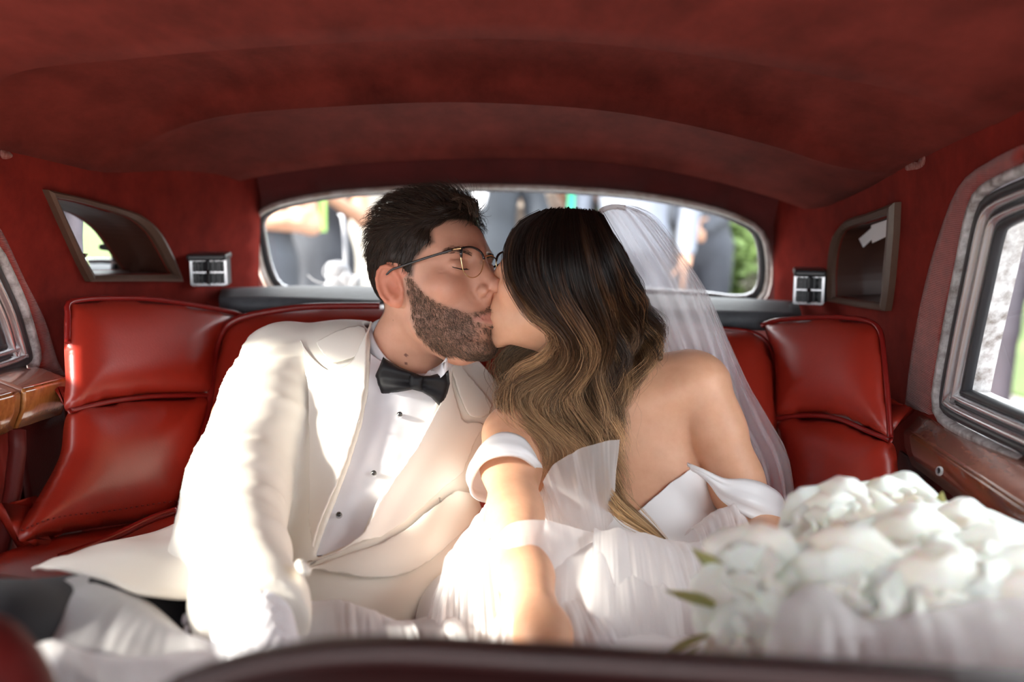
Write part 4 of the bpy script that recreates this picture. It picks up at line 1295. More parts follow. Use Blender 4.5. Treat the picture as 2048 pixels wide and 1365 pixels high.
for sd in (1, -1):
    A = GR.at(922, 498, .058)[0]; B = GR.at(905, 500, .066)[0]; C_ = GR.at(850, 517, .074)[0]; D_ = GR.at(800, 534, .077)[0]; E_ = GR.at(782, 541, .0785)[0]; F2_ = GR.at(768, 556, .079)[0]
    pth = np.array([A, B, C_, D_, E_, F2_]) * np.array([1, sd, 1])
    V_, F_ = tube_geo(GR.w(cat(pth[1:], 30)), .0017, 6, flat=.7); mesh('temple', V_, F_, blackm, groom)
    V_, F_ = tube_geo(GR.w(cat(pth[:2] + np.array([0, 0, .0006]), 6)), .0012, 6); mesh('hinge', V_, F_, goldm, groom)
    pd = np.array([[.092, sd * .011, .018], [.0935, sd * .012, .0145], [.0945, sd * .0125, .010]])
    V_, F_ = lathe_geo([(.0005, -.001), (.0035, -.0006), (.0035, .0006), (.0005, .001)], GR.w(near_l[near_l[:, 1].argmin()] * np.array([1, sd, 1]) + np.array([-.006, -.003 * sd, -.002])), nrm(np.array([.3, sd, 0]) @ GR.A), 10)
    mesh('nose_pad', V_, F_, M['glass'], groom)
ia = near_l[near_l[:, 1].argmin()]
br_ = np.array([ia + [0, 0, .004], [ia[0] + .003, 0, ia[2] + .007], (ia + [0, 0, .004]) * np.array([1, -1, 1])])
V_, F_ = tube_geo(GR.w(cat(br_, 14)), .0010, 6); mesh('bridge', V_, F_, goldm, groom)
for o in list(COL.objects):
    if o.parent == groom and o.name.split('.')[0] in ('rim', 'browline', 'lens', 'temple', 'hinge', 'nose_pad', 'bridge'):
        o.parent = gl

# ---- shirt
SHIRT = mat('white shirt cloth', (.80, .80, .84), .7, bump=('noise', 1500, .05, .0005))
IVORY = mat('ivory wool', (.83, .79, .71), .75, bump=('noise', 1800, .06, .0005), Sheen_Weight=.05)
SATIN = mat('ivory satin', (.84, .80, .73), .42, bump=('noise', 1600, .04, .0004), Sheen_Weight=.15)
BLACKS = mat('black satin', (.008, .008, .010), .58, Specular_IOR_Level=.3)
BLACKW = mat('black wool', (.012, .013, .017), .8)
def gtrunk(X):
    d = gtrunk_raw(X)
    return d
def shirtf(X): return gtrunk(X) + np.float32(.006)
VP = np.array([(742, 610), (742, 700), (738, 780), (725, 850), (700, 930), (670, 1010), (648, 1066), (632, 1116), (676, 1098), (719, 1079), (753, 1003), (788, 948), (824, 896), (868, 812), (889, 745), (897, 690), (900, 620)], float)
sp = [(735, 700), (728, 790), (712, 860), (688, 935), (656, 1015), (620, 1122), (660, 1120), (730, 1090), (765, 1010), (835, 900), (880, 815), (903, 740), (895, 705), (830, 760), (760, 715)]
def pleat(v):
    return .0012 * np.sin((v[:, 0] * .93 + v[:, 1] * .37) / 5.5) * sstep(20, 60, np.abs((v[:, 0] - 800) * .93 + (v[:, 1] - 830) * .37 + 20) + 15)
shirt = drape('shirt', shirtf, sp, 7, .002, SHIRT, groom, .002, 4, roll=lambda v: .0025 * vnoise(np.c_[v / 28, v[:, :1] * 0 + 2]) + .002 * sstep(8, -8, (v[:, 0] - 800) * .93 + (v[:, 1] - 834) * .40 + 22))
# collar: a stand round the neck, with a fold-down edge
def ring(pts, n=64): return cat(np.array([P1(p) for p in pts]), n, True)
ct = ring([(746, 661, 1.515), (758, 692, 1.468), (785, 724, 1.447), (829, 747, 1.438), (858, 740, 1.445), (897, 712, 1.485), (904, 680, 1.53), (870, 650, 1.575), (800, 640, 1.59), (755, 648, 1.56)])
cb = ring([(732, 702, 1.512), (742, 750, 1.452), (790, 780, 1.430), (829, 796, 1.424), (868, 784, 1.432), (900, 745, 1.475), (908, 705, 1.53), (875, 680, 1.585), (800, 672, 1.60), (748, 680, 1.57)])
def _on_neck(pts, out):
    q, _ = trace(gskin, np.array([p[0] for p in pts], float), np.array([p[1] for p in pts], float), 1.2)
    return q + grad(gskin, q.astype(np.float32)) * out
_bk = np.array([P1(p) for p in [(904, 675, 1.54), (870, 645, 1.585), (800, 632, 1.60), (755, 640, 1.565)]])
ct = cat(np.vstack([_on_neck([(747, 661), (758, 692), (785, 724), (829, 747), (858, 740), (896, 712)], .005), _bk]), 64, True)
cb = cat(np.vstack([_on_neck([(741, 700), (748, 742), (785, 775), (829, 795), (866, 784), (900, 745)], .009), _bk - np.array([0, 0, .02])]), 64, True)
cm_ = ct * .55 + cb * .45 + nrm(ct * .5 + cb * .5 - ct.mean(0)) * .003
ci = ct + nrm(ct.mean(0) - ct) * .003
col_ = grid_mesh('shirt_collar', np.stack([ci - np.array([0, 0, .02]), ci, ct, cm_, cb]), SHIRT, groom, False, True)
# studs
for i, (x, y) in enumerate(((797, 834), (746, 951), (679, 1036))):
    q, _ = trace(shirtf, np.array([x], float), np.array([y], float)); g_ = grad(shirtf, q.astype(np.float32))[0]
    V_, F_ = lathe_geo([(.0042, .002), (.0042, .0045), (.0036, .0055)], q[0] + g_ * .002, g_, 16); st_ = mesh('shirt_stud', V_, F_, M['chrome'], groom)
    V_, F_ = lathe_geo([(.0036, .005), (.0030, .0072), (.0015, .0082), (.0004, .0084)], q[0] + g_ * .002, g_, 16); mesh('black_stone', V_, F_, blackm, st_)
# bow tie
bt = bpy.data.objects.new('bow_tie', None); COL.objects.link(bt); bt.parent = groom; bt.matrix_parent_inverse = Matrix.Translation(groom.location).inverted()
def wing(pts, knot, nm):
    ol = np.array(pts, float)
    V2, T = fill2d(densify(ol, 5), 5)
    r = np.hypot(V2[:, 0] - knot[0], V2[:, 1] - knot[1])
    s_ = np.maximum(-polydist(ol, V2), 0)
    axis = nrm(ol.mean(0) - knot); across = (V2 - knot) @ np.array([-axis[1], axis[0]])
    d = 1.418 - .014 * np.sqrt(1 - (1 - np.clip(s_ / 9, 0, 1)) ** 2) + .006 * np.cos(across / 5.5) * np.exp(-r / 60) + .0 * r
    d = d + .012 * sstep(20, 85, r)
    X = P(V2[:, 0], V2[:, 1], d)
    n0 = np.cross(X[T[:, 1]] - X[T[:, 0]], X[T[:, 2]] - X[T[:, 0]]).sum(0)
    if n0 @ FW > 0: T = T[:, ::-1]
    o = mesh(nm, X, T.copy(), BLACKS, groom); solid(o, .006, -1.0); o.parent = bt
wing([(838, 750), (800, 735), (766, 715), (758, 735), (750, 752), (756, 775), (759, 796), (790, 786), (835, 778)], (832, 765), 'bow_wing')
wing([(825, 752), (860, 752), (897, 742), (900, 768), (893, 795), (881, 815), (862, 795), (845, 785), (826, 780)], (832, 765), 'bow_wing')
V2 = [(820, 752), (832, 750), (846, 754), (845, 768), (843, 781), (830, 779), (820, 776)]
ol = densify(cat(V2, 28, True), 4); A2, T = fill2d(ol, 4); s_ = np.maximum(-polydist(ol, A2), 0)
X = P(A2[:, 0], A2[:, 1], 1.402 - .006 * np.sqrt(1 - (1 - np.clip(s_ / 9, 0, 1)) ** 2))
n0 = np.cross(X[T[:, 1]] - X[T[:, 0]], X[T[:, 2]] - X[T[:, 0]]).sum(0)
if n0 @ FW > 0: T = T[:, ::-1]
o = mesh('bow_knot', X, T.copy(), BLACKS, groom); solid(o, .012, -1.0); o.parent = bt

# ---- jacket
def fold_noise(X):
    # creases that run round the sleeve and gather at the elbow and armpit
    a = np.array(garm_pts[0][0]); b = np.array(garm_pts[-1][0]); ax = nrm(b - a)
    t = (X - a) @ ax
    w = np.exp(-((t - .30) / .11) ** 2) + .75 * np.exp(-((t - .06) / .08) ** 2) + .3
    n = vnoise(np.c_[X[:, 0] * 7 + 3, X[:, 1] * 9, t * 34 + X[:, 0] * 22])
    n2 = vnoise(np.c_[X[:, 0] * 15, X[:, 1] * 15, t * 60 + X[:, 0] * 40 + 9])
    return (.0062 * (np.abs(n) - .35) + .002 * n2) * w
def vcut(X):
    q = proj(X)
    return (polydist(VP, q[:, :2]) * q[:, 2] / FPX).astype(np.float32)
def jacketf(X):
    X = np.asarray(X)
    b = gtrunk(X) - .006
    b = b + (.0022 * vnoise(np.c_[X[:, 0] * 22, X[:, 1] * 8, X[:, 2] * 12])).astype(np.float32)
    sl = gsleeve(X) - .004 + fold_noise(X).astype(np.float32)
    sl2 = chain(X, [(pt(922, 845, 1.56), .066), (pt(1000, 1000, 1.58), .060), (pt(985, 1150, 1.50), .05)], .03)
    j = smin(b, sl2, .03)
    j = smin(j, sl, .014)
    # back of the collar rises round the neck
    return j
def jacket_cut(X):
    X = np.asarray(X)
    j = jacketf(X)
    fr_ = (X @ FW.astype(np.float32)) - np.float32(CAM @ FW)
    hole = np.maximum(vcut(X), (fr_ - 1.545).astype(np.float32))
    j = smax(j, -hole, .006)
    j = smax(j, -(gtrunk(X) + .004), .004)                                  # hollow: cloth only
    nk = cap(X, pt(820, 640, 1.53), pt(812, 730, 1.53), .068, .068)
    j = smax(j, -nk, .006)
    # cuff end, front corner below the button
    w = X - np.array(pt(507, 1262, .955), np.float32); ax = nrm(np.array(garm_pts[-1][0]) - np.array(garm_pts[-2][0])).astype(np.float32)
    near_arm = cap(X, garm_pts[4][0], garm_pts[5][0], .09, .09)
    j = smax(j, np.minimum((w @ ax), -near_arm * -1 * 0 + 9) * 1.0 if False else np.where(near_arm < 0, w @ ax, -9).astype(np.float32), .004)
    return j
V, Q = iso(jacket_cut, (-.40, .78, .62), (.08, 1.78, 1.22), .0032)
jk = mesh('jacket', quad_smooth(V, Q, 3), Q, IVORY, groom)
# shirt cuff inside the sleeve, hand below
def cufff(X):
    a, b = np.array(pt(500, 1225, .985)), np.array(pt(528, 1385, .855))
    d = cap(X, a, b, .040, .038)
    ax = nrm(b - a).astype(np.float32)
    d = smax(d, -(cap(X, a, b + (b - a) * .4, .0365, .0345)), .003)
    return smax(d, ((X - b.astype(np.float32)) @ ax), .003)
V, Q = iso(cufff, P(520, 1310, .92) - .15, P(520, 1310, .92) + .15, .0028)
mesh('shirt_cuff', V, Q, SHIRT, jk)

def lapel_roll(edge, amt, w):
    e = np.array(edge, float)
    def f(v):
        d = np.full(len(v), 1e9)
        for a, b in zip(e[:-1], e[1:]):
            t = np.clip(((v - a) @ (b - a)) / ((b - a) @ (b - a)), 0, 1); d = np.minimum(d, np.linalg.norm(v - a - t[:, None] * (b - a), axis=1))
        return amt * np.exp(-(d / w) ** 2)
    return f
rollL = [(743, 650), (742, 700), (738, 780), (725, 850), (700, 930), (670, 1010), (648, 1066), (631, 1117)]
lapL = rollL + [(622, 1095), (613, 1030), (614, 950), (611, 860), (604, 760), (596, 674), (612, 690), (636, 715), (660, 738), (700, 726), (742, 700)][:-1]
o = drape('lapel', jacketf, lapL, 7, .004, SATIN, jk, .003, 4, bulge=.001, bw=18, roll=lapel_roll(rollL, .010, 26))
colL = [(738, 655), (743, 690), (736, 712), (700, 728), (664, 736), (640, 712), (626, 692), (652, 674), (690, 658), (718, 652)]
drape('jacket_collar', jacketf, colL, 6, .006, IVORY, jk, .003, 4, bulge=.001, bw=14)
rollR = [(897, 700), (889, 745), (868, 812), (824, 896), (788, 948), (753, 1003), (719, 1079), (676, 1100), (632, 1118)]
lapR = rollR + [(600, 1140), (640, 1128), (684, 1110), (753, 1088), (806, 1056), (857, 1010), (890, 980), (926, 950), (953, 885), (972, 850), (966, 838), (930, 841), (905, 770)][0:]
o = drape('lapel', jacketf, lapR, 7, .004, SATIN, jk, .003, 4, bulge=.001, bw=18, roll=lapel_roll(rollR[:-2], .010, 26))
colR = [(897, 700), (906, 708), (930, 742), (958, 775), (986, 808), (972, 842), (930, 840), (912, 800), (900, 765), (893, 735)]
drape('jacket_collar', jacketf, colR, 6, .006, IVORY, jk, .003, 4, bulge=.001, bw=14)
drape('breast_pocket', jacketf, [(872, 990), (900, 1001), (930, 1003), (950, 992), (955, 1012), (932, 1032), (900, 1030), (876, 1012)], 6, .003, IVORY, jk, .003, 2)
# left front panel laid over the right one
drape('front_panel', jacketf, [(590, 1150), (640, 1128), (690, 1110), (753, 1090), (806, 1058), (857, 1012), (905, 972), (950, 985), (962, 1012), (930, 1060), (880, 1110), (840, 1142), (800, 1162), (750, 1170), (690, 1162), (630, 1152)], 8, .008, IVORY, jk, .004, 4, bulge=.006, bw=22)
q, _ = trace(jacketf, np.array([589.]), np.array([1151.])); g_ = grad(jacketf, q.astype(np.float32))[0]
V_, F_ = lathe_geo([(.0085, .001), (.0095, .004), (.008, .0065), (.004, .0078), (.0008, .008)], q[0] + g_ * .008, g_, 20); mesh('button', V_, F_, IVORY, jk)
for x, y, d in ((374, 1240, 1.0), (377, 1262, .985), (383, 1284, .97), (392, 1303, .955)):
    V_, F_ = lathe_geo([(.0052, 0), (.006, .002), (.005, .0042), (.0015, .005)], P(x, y, d - .002), nrm(np.array([-.9, -.35, .2])), 16); mesh('cuff_button', V_, F_, SHIRT, jk)
# jacket skirt spread over the seat
sk_rows = [[(372, 1042, 1.33), (300, 1072, 1.30), (230, 1084, 1.25), (140, 1110, 1.18), (64, 1141, 1.08)],
           [(420, 1100, 1.11), (330, 1115, 1.075), (240, 1115, 1.06), (150, 1122, 1.04), (82, 1136, 1.03)],
           [(450, 1180, 1.01), (380, 1194, .99), (290, 1189, .97), (215, 1162, .965), (120, 1140, .97)]]
G = loft([[P1(p) for p in r] for r in sk_rows], 40, 18)
G = G + np.array([0, 0, .003]) * vnoise(G * 25)[..., None]
o = grid_mesh('jacket_skirt', G, IVORY, jk); solid(o, .004, 0)
# ---- trousers
def trouf(X):
    d = chain(X, [(pt(640, 1290, 1.42), .10), (pt(330, 1290, 1.10), .086), (pt(-40, 1330, .86), .07)], .03)
    d2 = chain(X, [(pt(740, 1300, 1.44), .095), (pt(840, 1460, 1.12), .085), (pt(880, 1560, .86), .07)], .03)
    d3 = cap(X, pt(-40, 1330, .86), pt(-40, 1900, .80), .062, .05)
    d4 = cap(X, pt(880, 1560, .86), pt(880, 2100, .80), .062, .05)
    d = smin(smin(smin(d, d2, .03), d3, .03), d4, .03)
    return d + (.002 * vnoise(X * 22)).astype(np.float32)
V, Q = iso(trouf, (-.62, .68, .42), (.06, 1.50, 1.02), .006)
mesh('trousers', V, Q, BLACKW, groom)
# ================================================================== the bride
bride = thing('person', 'woman with long wavy brown hair in a white off-shoulder gown and veil, kissing the groom', 'person', P(1250, 1180, 1.45))
armR = [(pt(1024, 872, 1.375), .042), (pt(1022, 930, 1.335), .0355), (pt(1030, 1030, 1.25), .0305), (pt(1050, 1160, 1.13), .0275), (pt(1086, 1270, 1.02), .0238), (pt(1106, 1335, .965), .0205)]
armL = [(pt(1392, 778, 1.435), .052), (pt(1430, 862, 1.42), .0385), (pt(1468, 960, 1.405), .0355), (pt(1512, 1068, 1.36), .032), (pt(1548, 1112, 1.22), .029), (pt(1590, 1150, 1.08), .0225)]
handR = hand_parts(armR[-1][0], np.array(armR[-1][0]) - armR[-3][0], (-1, .1, .2), (-.1, .3, 1), .95, .25)
handL = hand_parts(armL[-1][0], (.75, -.6, -.28), (-.1, -.4, 1), (.5, .8, .2), .95, .75)
def btorso(X):
    d = cap(X, pt(1195, 800, 1.485), pt(1375, 772, 1.455), .046, .045)
    d = smin(d, cap(X, pt(1180, 810, 1.48), pt(1040, 870, 1.41), .045, .040), .05)
    d = smin(d, ell(X, pt(1215, 900, 1.47), (.118, .082, .15)), .05)
    d = smin(d, ell(X, pt(1325, 890, 1.46), (.075, .06, .10)), .05)
    d = smin(d, sph(X, pt(1150, 1030, 1.405), .064), .05)
    d = smin(d, sph(X, pt(1322, 1028, 1.425), .064), .05)
    d = smin(d, ell(X, pt(1230, 1130, 1.46), (.125, .10, .18)), .06)
    return d
def bneck(X):
    return chain(X, [(tuple(BR.w((-.012, 0, -.03))), .047), (pt(1165, 730, 1.455), .046), (pt(1200, 800, 1.485), .052)], .03)
def barms(X):
    return smin(chain(X, armR, .03), chain(X, armL, .03), .01)
def bskin(X):
    d = smin(head_field(BR, True)(X), bneck(X), .022)
    t = smin(btorso(X), d, .035)
    a1 = chain(X, armR, .03); a2 = chain(X, armL, .03)
    t = smin(t, sph(X, pt(1388, 776, 1.44), .050), .03)
    t = smin(t, a2, .005)
    t = smin(t, a1, .030)
    # hollow above the collar bone, the bone itself
    t = smin(t, cap(X, pt(1225, 828, 1.405), pt(1350, 785, 1.405), .010, .009), .03)
    t = smin(t, hand_field(X, handR), .012); t = smin(t, hand_field(X, handL), .012)
    return t
V, Q = iso(bskin, (-.08, .70, .62), (.50, 1.66, 1.50), .0025)
L = BR.l(V); Lc = L * 100
C = np.repeat(np.array([[.72, .40, .25]]), len(V), 0) * (1 + .05 * vnoise(V * 50)[:, None])
red = np.exp(-((Lc[:, 0] - 6.3) ** 2 + (np.abs(Lc[:, 1]) - 4.3) ** 2 + (Lc[:, 2] + .6) ** 2) / 8) * .5
C = C * (1 - red[:, None] * np.array([.02, .22, .2]))
lipm = (Lc[:, 0] > 8.6) & (np.abs(Lc[:, 1]) < 2.5)
lipd = np.where(lipm, np.minimum(1, np.maximum(0, 1.15 - np.abs(Lc[:, 2] + 5.42) - .28 * np.abs(Lc[:, 1])) * 2.2), 0)
C = C * (1 - lipd[:, None]) + lipd[:, None] * np.array([.58, .20, .17])
mesh('body', quad_smooth(V, Q, 1, .4), Q, SKIN, bride, col=C)

# ---- hair
def hsurf(X):
    a = head_cm(BR.l(X) * np.float32(100), True) * np.float32(.01 * BR.k) - np.float32(.011)
    return smin(a, smin(btorso(X), bneck(X), .03) - np.float32(.020), .06)
guides = [
 [(1082, 430), (1036, 455), (1012, 508), (1017, 560), (1040, 602), (1064, 636), (1098, 658), (1110, 690), (1082, 722), (1036, 738), (1006, 766), (1000, 802), (1022, 842), (1056, 880), (1070, 915), (1074, 948)],
 [(1088, 427), (1046, 455), (1026, 510), (1034, 566), (1062, 610), (1092, 644), (1120, 672), (1118, 706), (1080, 738), (1038, 762), (1018, 796), (1030, 838), (1064, 876), (1082, 912), (1082, 945)],
 [(1096, 425), (1060, 455), (1044, 515), (1056, 575), (1088, 622), (1122, 656), (1140, 696), (1122, 736), (1082, 768), (1060, 804), (1070, 846), (1104, 884), (1128, 920), (1134, 955)],
 [(1106, 424), (1078, 460), (1066, 520), (1082, 580), (1114, 628), (1146, 668), (1152, 712), (1124, 756), (1098, 794), (1100, 838), (1130, 880), (1160, 920), (1172, 962)],
 [(1118, 423), (1100, 460), (1096, 530), (1112, 592), (1144, 642), (1168, 690), (1162, 738), (1136, 782), (1132, 828), (1160, 876), (1192, 922), (1206, 970), (1206, 1005)],
 [(1130, 423), (1124, 465), (1126, 535), (1142, 598), (1172, 650), (1190, 698), (1180, 748), (1160, 790), (1166, 838), (1198, 886), (1220, 935), (1226, 985), (1222, 1022)],
 [(1142, 423), (1146, 470), (1154, 540), (1170, 604), (1196, 656), (1210, 704), (1200, 750), (1186, 790), (1194, 836), (1224, 880), (1240, 930), (1244, 985), (1236, 1020)],
 [(1156, 424), (1170, 480), (1184, 550), (1202, 618), (1226, 676), (1234, 722), (1216, 766), (1206, 806), (1218, 850), (1238, 895)],
 [(1170, 425), (1192, 488), (1212, 558), (1234, 624), (1256, 682), (1256, 726), (1236, 764), (1222, 800), (1230, 836)],
 [(1184, 427), (1210, 490), (1236, 560), (1262, 628), (1282, 684), (1278, 724), (1258, 760), (1244, 790)],
 [(1194, 430), (1226, 500), (1256, 566), (1286, 632), (1306, 684), (1304, 716), (1286, 746)],
 [(1200, 434), (1238, 510), (1272, 580), (1302, 642), (1320, 690), (1322, 716)]]
GN = 40
G3 = []
for gi, g in enumerate(guides):
    c = cat(np.array(g, float), GN)
    X, d = trace(hsurf, c[:, 0], c[:, 1], 1.0, 1.75)
    t_ = np.linspace(0, 1, GN)
    for _ in range(14): d = np.r_[d[0], (d[:-2] + d[1:-1] * 2 + d[2:]) / 4, d[-1]]
    # the fall stays in front of chest and shoulder
    d = np.minimum(d, 1.455)
    G3.append(P(c[:, 0], c[:, 1], d))
G3 = np.array(G3)
for _ in range(1):
    G3[1:-1] = G3[1:-1] * .6 + (G3[:-2] + G3[2:]) * .2
def hair_interp(u):
    i = np.clip(np.floor(u).astype(int), 0, len(G3) - 2); f = (u - i)[:, None, None]
    return G3[i] * (1 - f) + G3[i + 1] * f
def bhair_col(X, n):
    q = proj(X); y = q[..., 1]
    t = sstep(500, 960, y + 46 * vnoise(np.c_[q[..., 0].ravel() / 16, y.ravel() / 160, 0 * y.ravel()]).reshape(y.shape) + 34 * n)
    a = np.array([.014, .0075, .005]); b = np.array([.105, .046, .018]); c = np.array([.50, .31, .16])
    t = t[..., None]
    return np.where(t < .4, a + (b - a) * (t / .4), b + (c - b) * ((t - .4) / .6))
HB = mat('brown balayage hair', (.1, .06, .03), .40, attr=True, Specular_IOR_Level=.42)
# under-layer: the body of the hair
cenh = BR.w((-.02, 0, .03))
def hbase(X):
    a = head_cm(BR.l(X) * np.float32(100), True) * np.float32(.01 * BR.k) - np.float32(.003)
    fr_ = BR.l(X)
    # skull part only above and behind the face
    face = cap(X, BR.w((.10, 0, -.13)), BR.w((.115, 0, .05)), .060, .052)
    a = smax(a, -face, .01)
    a = smax(a, -(fr_[:, 2] + .055 + .35 * np.maximum(fr_[:, 0], 0)).astype(np.float32), .02)
    a = smax(a, smin((fr_[:, 0] - .030), -(fr_[:, 2] - .085), .02).astype(np.float32), .02)
    d = a
    for gi_, g in enumerate(G3[1:], 1):
        pts = [(tuple(p + FW * .016), r) for p, r in zip(g[3::3], np.interp(np.linspace(0, 1, len(g[3::3])), [0, .2, .7, 1], np.array([.006, .012, .012, .006]) * (.7 if gi_ < 3 else 1)))]
        d = smin(d, chain(X, pts, .004), .006)
    return d
V, Q = iso(hbase, (-.05, 1.22, 1.0), (.26, 1.62, 1.50), .0036)
bh_ = mesh('hair', V, Q, HB, bride, col=bhair_col(V, 0) * .5)
NS = 5800
u = rng.random(NS) * (len(G3) - 1)
S = hair_interp(u)
t = np.linspace(0, 1, GN)[None, :, None]
clump = np.round(u * 3.4 + rng.normal(0, .10, NS)) / 3.4
clump = np.clip(clump, 0, len(G3) - 1.001)
S = S + (hair_interp(clump) - S) * (.80 * t ** .8) * (rng.random((NS, 1, 1)) < .85)
off = rng.normal(0, 1, (NS, 1, 3)) * np.array([.0042, .0055, .0042])
depth_n = vnoise(np.c_[clump * 3.1, clump * 0 + 4, clump * 0])[:, None, None]
S = S + off * (.45 + .9 * t) - FW * (.015 * np.sin(depth_n * 11 + 7 * t) * t ** .7) + .0095 * sstep(.3, .75, t) * np.sin(t * 21 + clump[:, None, None] * .9 + depth_n * 1.5 + rng.random((NS, 1, 1)) * .35) * np.array([1, -.5, .1])
S = S - FW * (.010 * (1 - np.abs(off[:, :, 1:2] * 0)) ) * .6
# roots lie on the skull
cut = rng.uniform(.86, 1.0, NS)
kk = np.linspace(0, 1, 28)
Sx = np.empty((NS, 28, 3))
for j in range(28):
    p = kk[j] * cut * (GN - 1); i = np.clip(p.astype(int), 0, GN - 2); f = (p - i)[:, None]
    Sx[:, j] = S[np.arange(NS), i] * (1 - f) + S[np.arange(NS), i + 1] * f
nz = rng.normal(0, 1, (NS, 1))
cl_n = vnoise(np.c_[clump * 5.3 + 2, clump * 0 + 1, clump * 0])[:, None]
cc = bhair_col(Sx, nz * .7 + cl_n * 2.2) * rng.uniform(.5, 1.4, (NS, 1, 1)) * (1 + .6 * cl_n[..., None])
hv, hf = strands_geo(Sx, .00040, .00015)
stuff(mesh('hair_strands', hv, hf, HB, bh_, col=np.repeat(cc.reshape(-1, 3), 3, 0)))
# stray hairs
idx = rng.choice(NS, 120); F_ = Sx[idx] + rng.normal(0, .006, (120, 1, 3)) * np.linspace(0, 1, 28)[None, :, None] * 2
fv, ff = strands_geo(F_, .00022, .0001)
stuff(mesh('stray_hairs', fv, ff, HB, bh_, col=np.repeat(cc[idx].reshape(-1, 3), 3, 0)))
# the lock that lies over the bodice
lock = cat(np.array([P1(p) for p in [(1206, 940, 1.33), (1214, 975, 1.315), (1236, 1008, 1.305), (1266, 1034, 1.30), (1296, 1056, 1.30), (1328, 1082, 1.305)]]), 22)
LS = []
for k in range(420):
    o_ = rng.normal(0, 1, 3) * .0048
    w_ = np.interp(np.linspace(0, 1, 22), [0, .5, 1], [1.1, 1.2, .35])[:, None]
    LS.append(lock + o_ * w_ - FW * abs(o_[1]) * .3)
LS = np.array(LS); lc = np.broadcast_to(np.array([.52, .33, .17]), (420, 22, 3)) * rng.uniform(.5, 1.3, (420, 1, 1))
hv, hf = strands_geo(LS, .0006, .0002)
stuff(mesh('hair_lock', hv, hf, HB, bh_, col=np.repeat(lc.reshape(-1, 3), 3, 0)))

bk = cat(np.array([P1(p) for p in [(1092, 664, 1.43), (1062, 686, 1.44), (1030, 706, 1.445), (1012, 735, 1.44), (1022, 765, 1.43), (1040, 790, 1.42)]]), 20)
LS = np.array([bk + rng.normal(0, 1, 3) * np.array([.010, .008, .007]) * np.interp(np.linspace(0, 1, 20), [0, .4, 1], [.5, 1.1, .9])[:, None] for _ in range(420)])
lc = np.broadcast_to(np.array([.26, .165, .09]), (420, 20, 3)) * rng.uniform(.4, 1.3, (420, 1, 1))
hv, hf = strands_geo(LS, .0005, .0002)
stuff(mesh('back_lock', hv, hf, HB, bh_, col=np.repeat(lc.reshape(-1, 3), 3, 0)))
# ---- gown
GOWN = mat('white satin', (.86, .86, .87), .38, bump=('noise', 900, .03, .0004), Sheen_Weight=.15)
TULLE = sheer('white tulle', (.97, .96, .965), .42, .45)
TULLE2 = sheer('dense tulle', (.97, .965, .97), .62, .45)
VEIL = sheer('veil net', (.92, .92, .95), .26, .5)
dress = bpy.data.objects.new('gown', None); COL.objects.link(dress); dress.parent = bride
dress.matrix_parent_inverse = Matrix.Translation(bride.location).inverted()
def sub(o): o.parent = dress; return o
bod = [(1078, 985), (1106, 964), (1130, 966), (1158, 980), (1205, 1008), (1238, 1032), (1266, 1019), (1300, 990), (1340, 958), (1374, 929), (1394, 930), (1420, 955), (1440, 990), (1456, 1035), (1468, 1085), (1480, 1130), (1380, 1170), (1200, 1170), (1090, 1150), (1070, 1060)]
sub(drape('bodice', btorso, bod, 9, .006, GOWN, bride, .003, 5, d0=1.0))
# band across the upper arm on the right
ts = [(1374, 928, 1.350), (1404, 940, 1.338), (1448, 959, 1.338), (1487, 960, 1.342), (1524, 968, 1.352), (1557, 988, 1.385), (1569, 1010, 1.44), (1577, 1033, 1.47)]
bs = [(1384, 941, 1.350), (1414, 964, 1.340), (1440, 998, 1.340), (1470, 1022, 1.322), (1502, 1038, 1.318), (1530, 1050, 1.325), (1550, 1056, 1.345), (1576, 1040, 1.42)]
A = cat(np.array([P1(p) for p in ts]), 36); B = cat(np.array([P1(p) for p in bs]), 36)
rows = []
for k in range(11):
    t = k / 10
    rows.append(A * (1 - t) + B * t - FW * (.012 * math.sin(math.pi * t) * np.sin(np.linspace(.25, 2.9, 36))[:, None] + .0022 * math.sin(t * 14)))
o = sub(grid_mesh('shoulder_band', np.stack(rows), GOWN, bride)); solid(o, .004, 0)
# loop round the other arm
up_ = [(962, 902, 1.335), (984, 875, 1.305), (1015, 867, 1.292), (1050, 882, 1.305), (1070, 922, 1.33), (1055, 935, 1.42), (1000, 938, 1.43), (960, 930, 1.38)]
lo_ = [(943, 966, 1.33), (964, 928, 1.285), (1000, 913, 1.268), (1040, 916, 1.272), (1069, 940, 1.305), (1052, 965, 1.40), (990, 1004, 1.39), (950, 995, 1.36)]
A = cat(np.array([P1(p) for p in up_]), 60, True); B = cat(np.array([P1(p) for p in lo_]), 60, True); cen = (A.mean(0) + B.mean(0)) / 2
rows = [A * (1 - t) + B * t + nrm((A + B) / 2 - cen) * (.009 * math.sin(math.pi * t) + .0012 * math.sin(t * 13)) for t in np.linspace(0, 1, 9)]
o = sub(grid_mesh('shoulder_band', np.stack(rows), GOWN, bride, False, True)); solid(o, .004, 0)
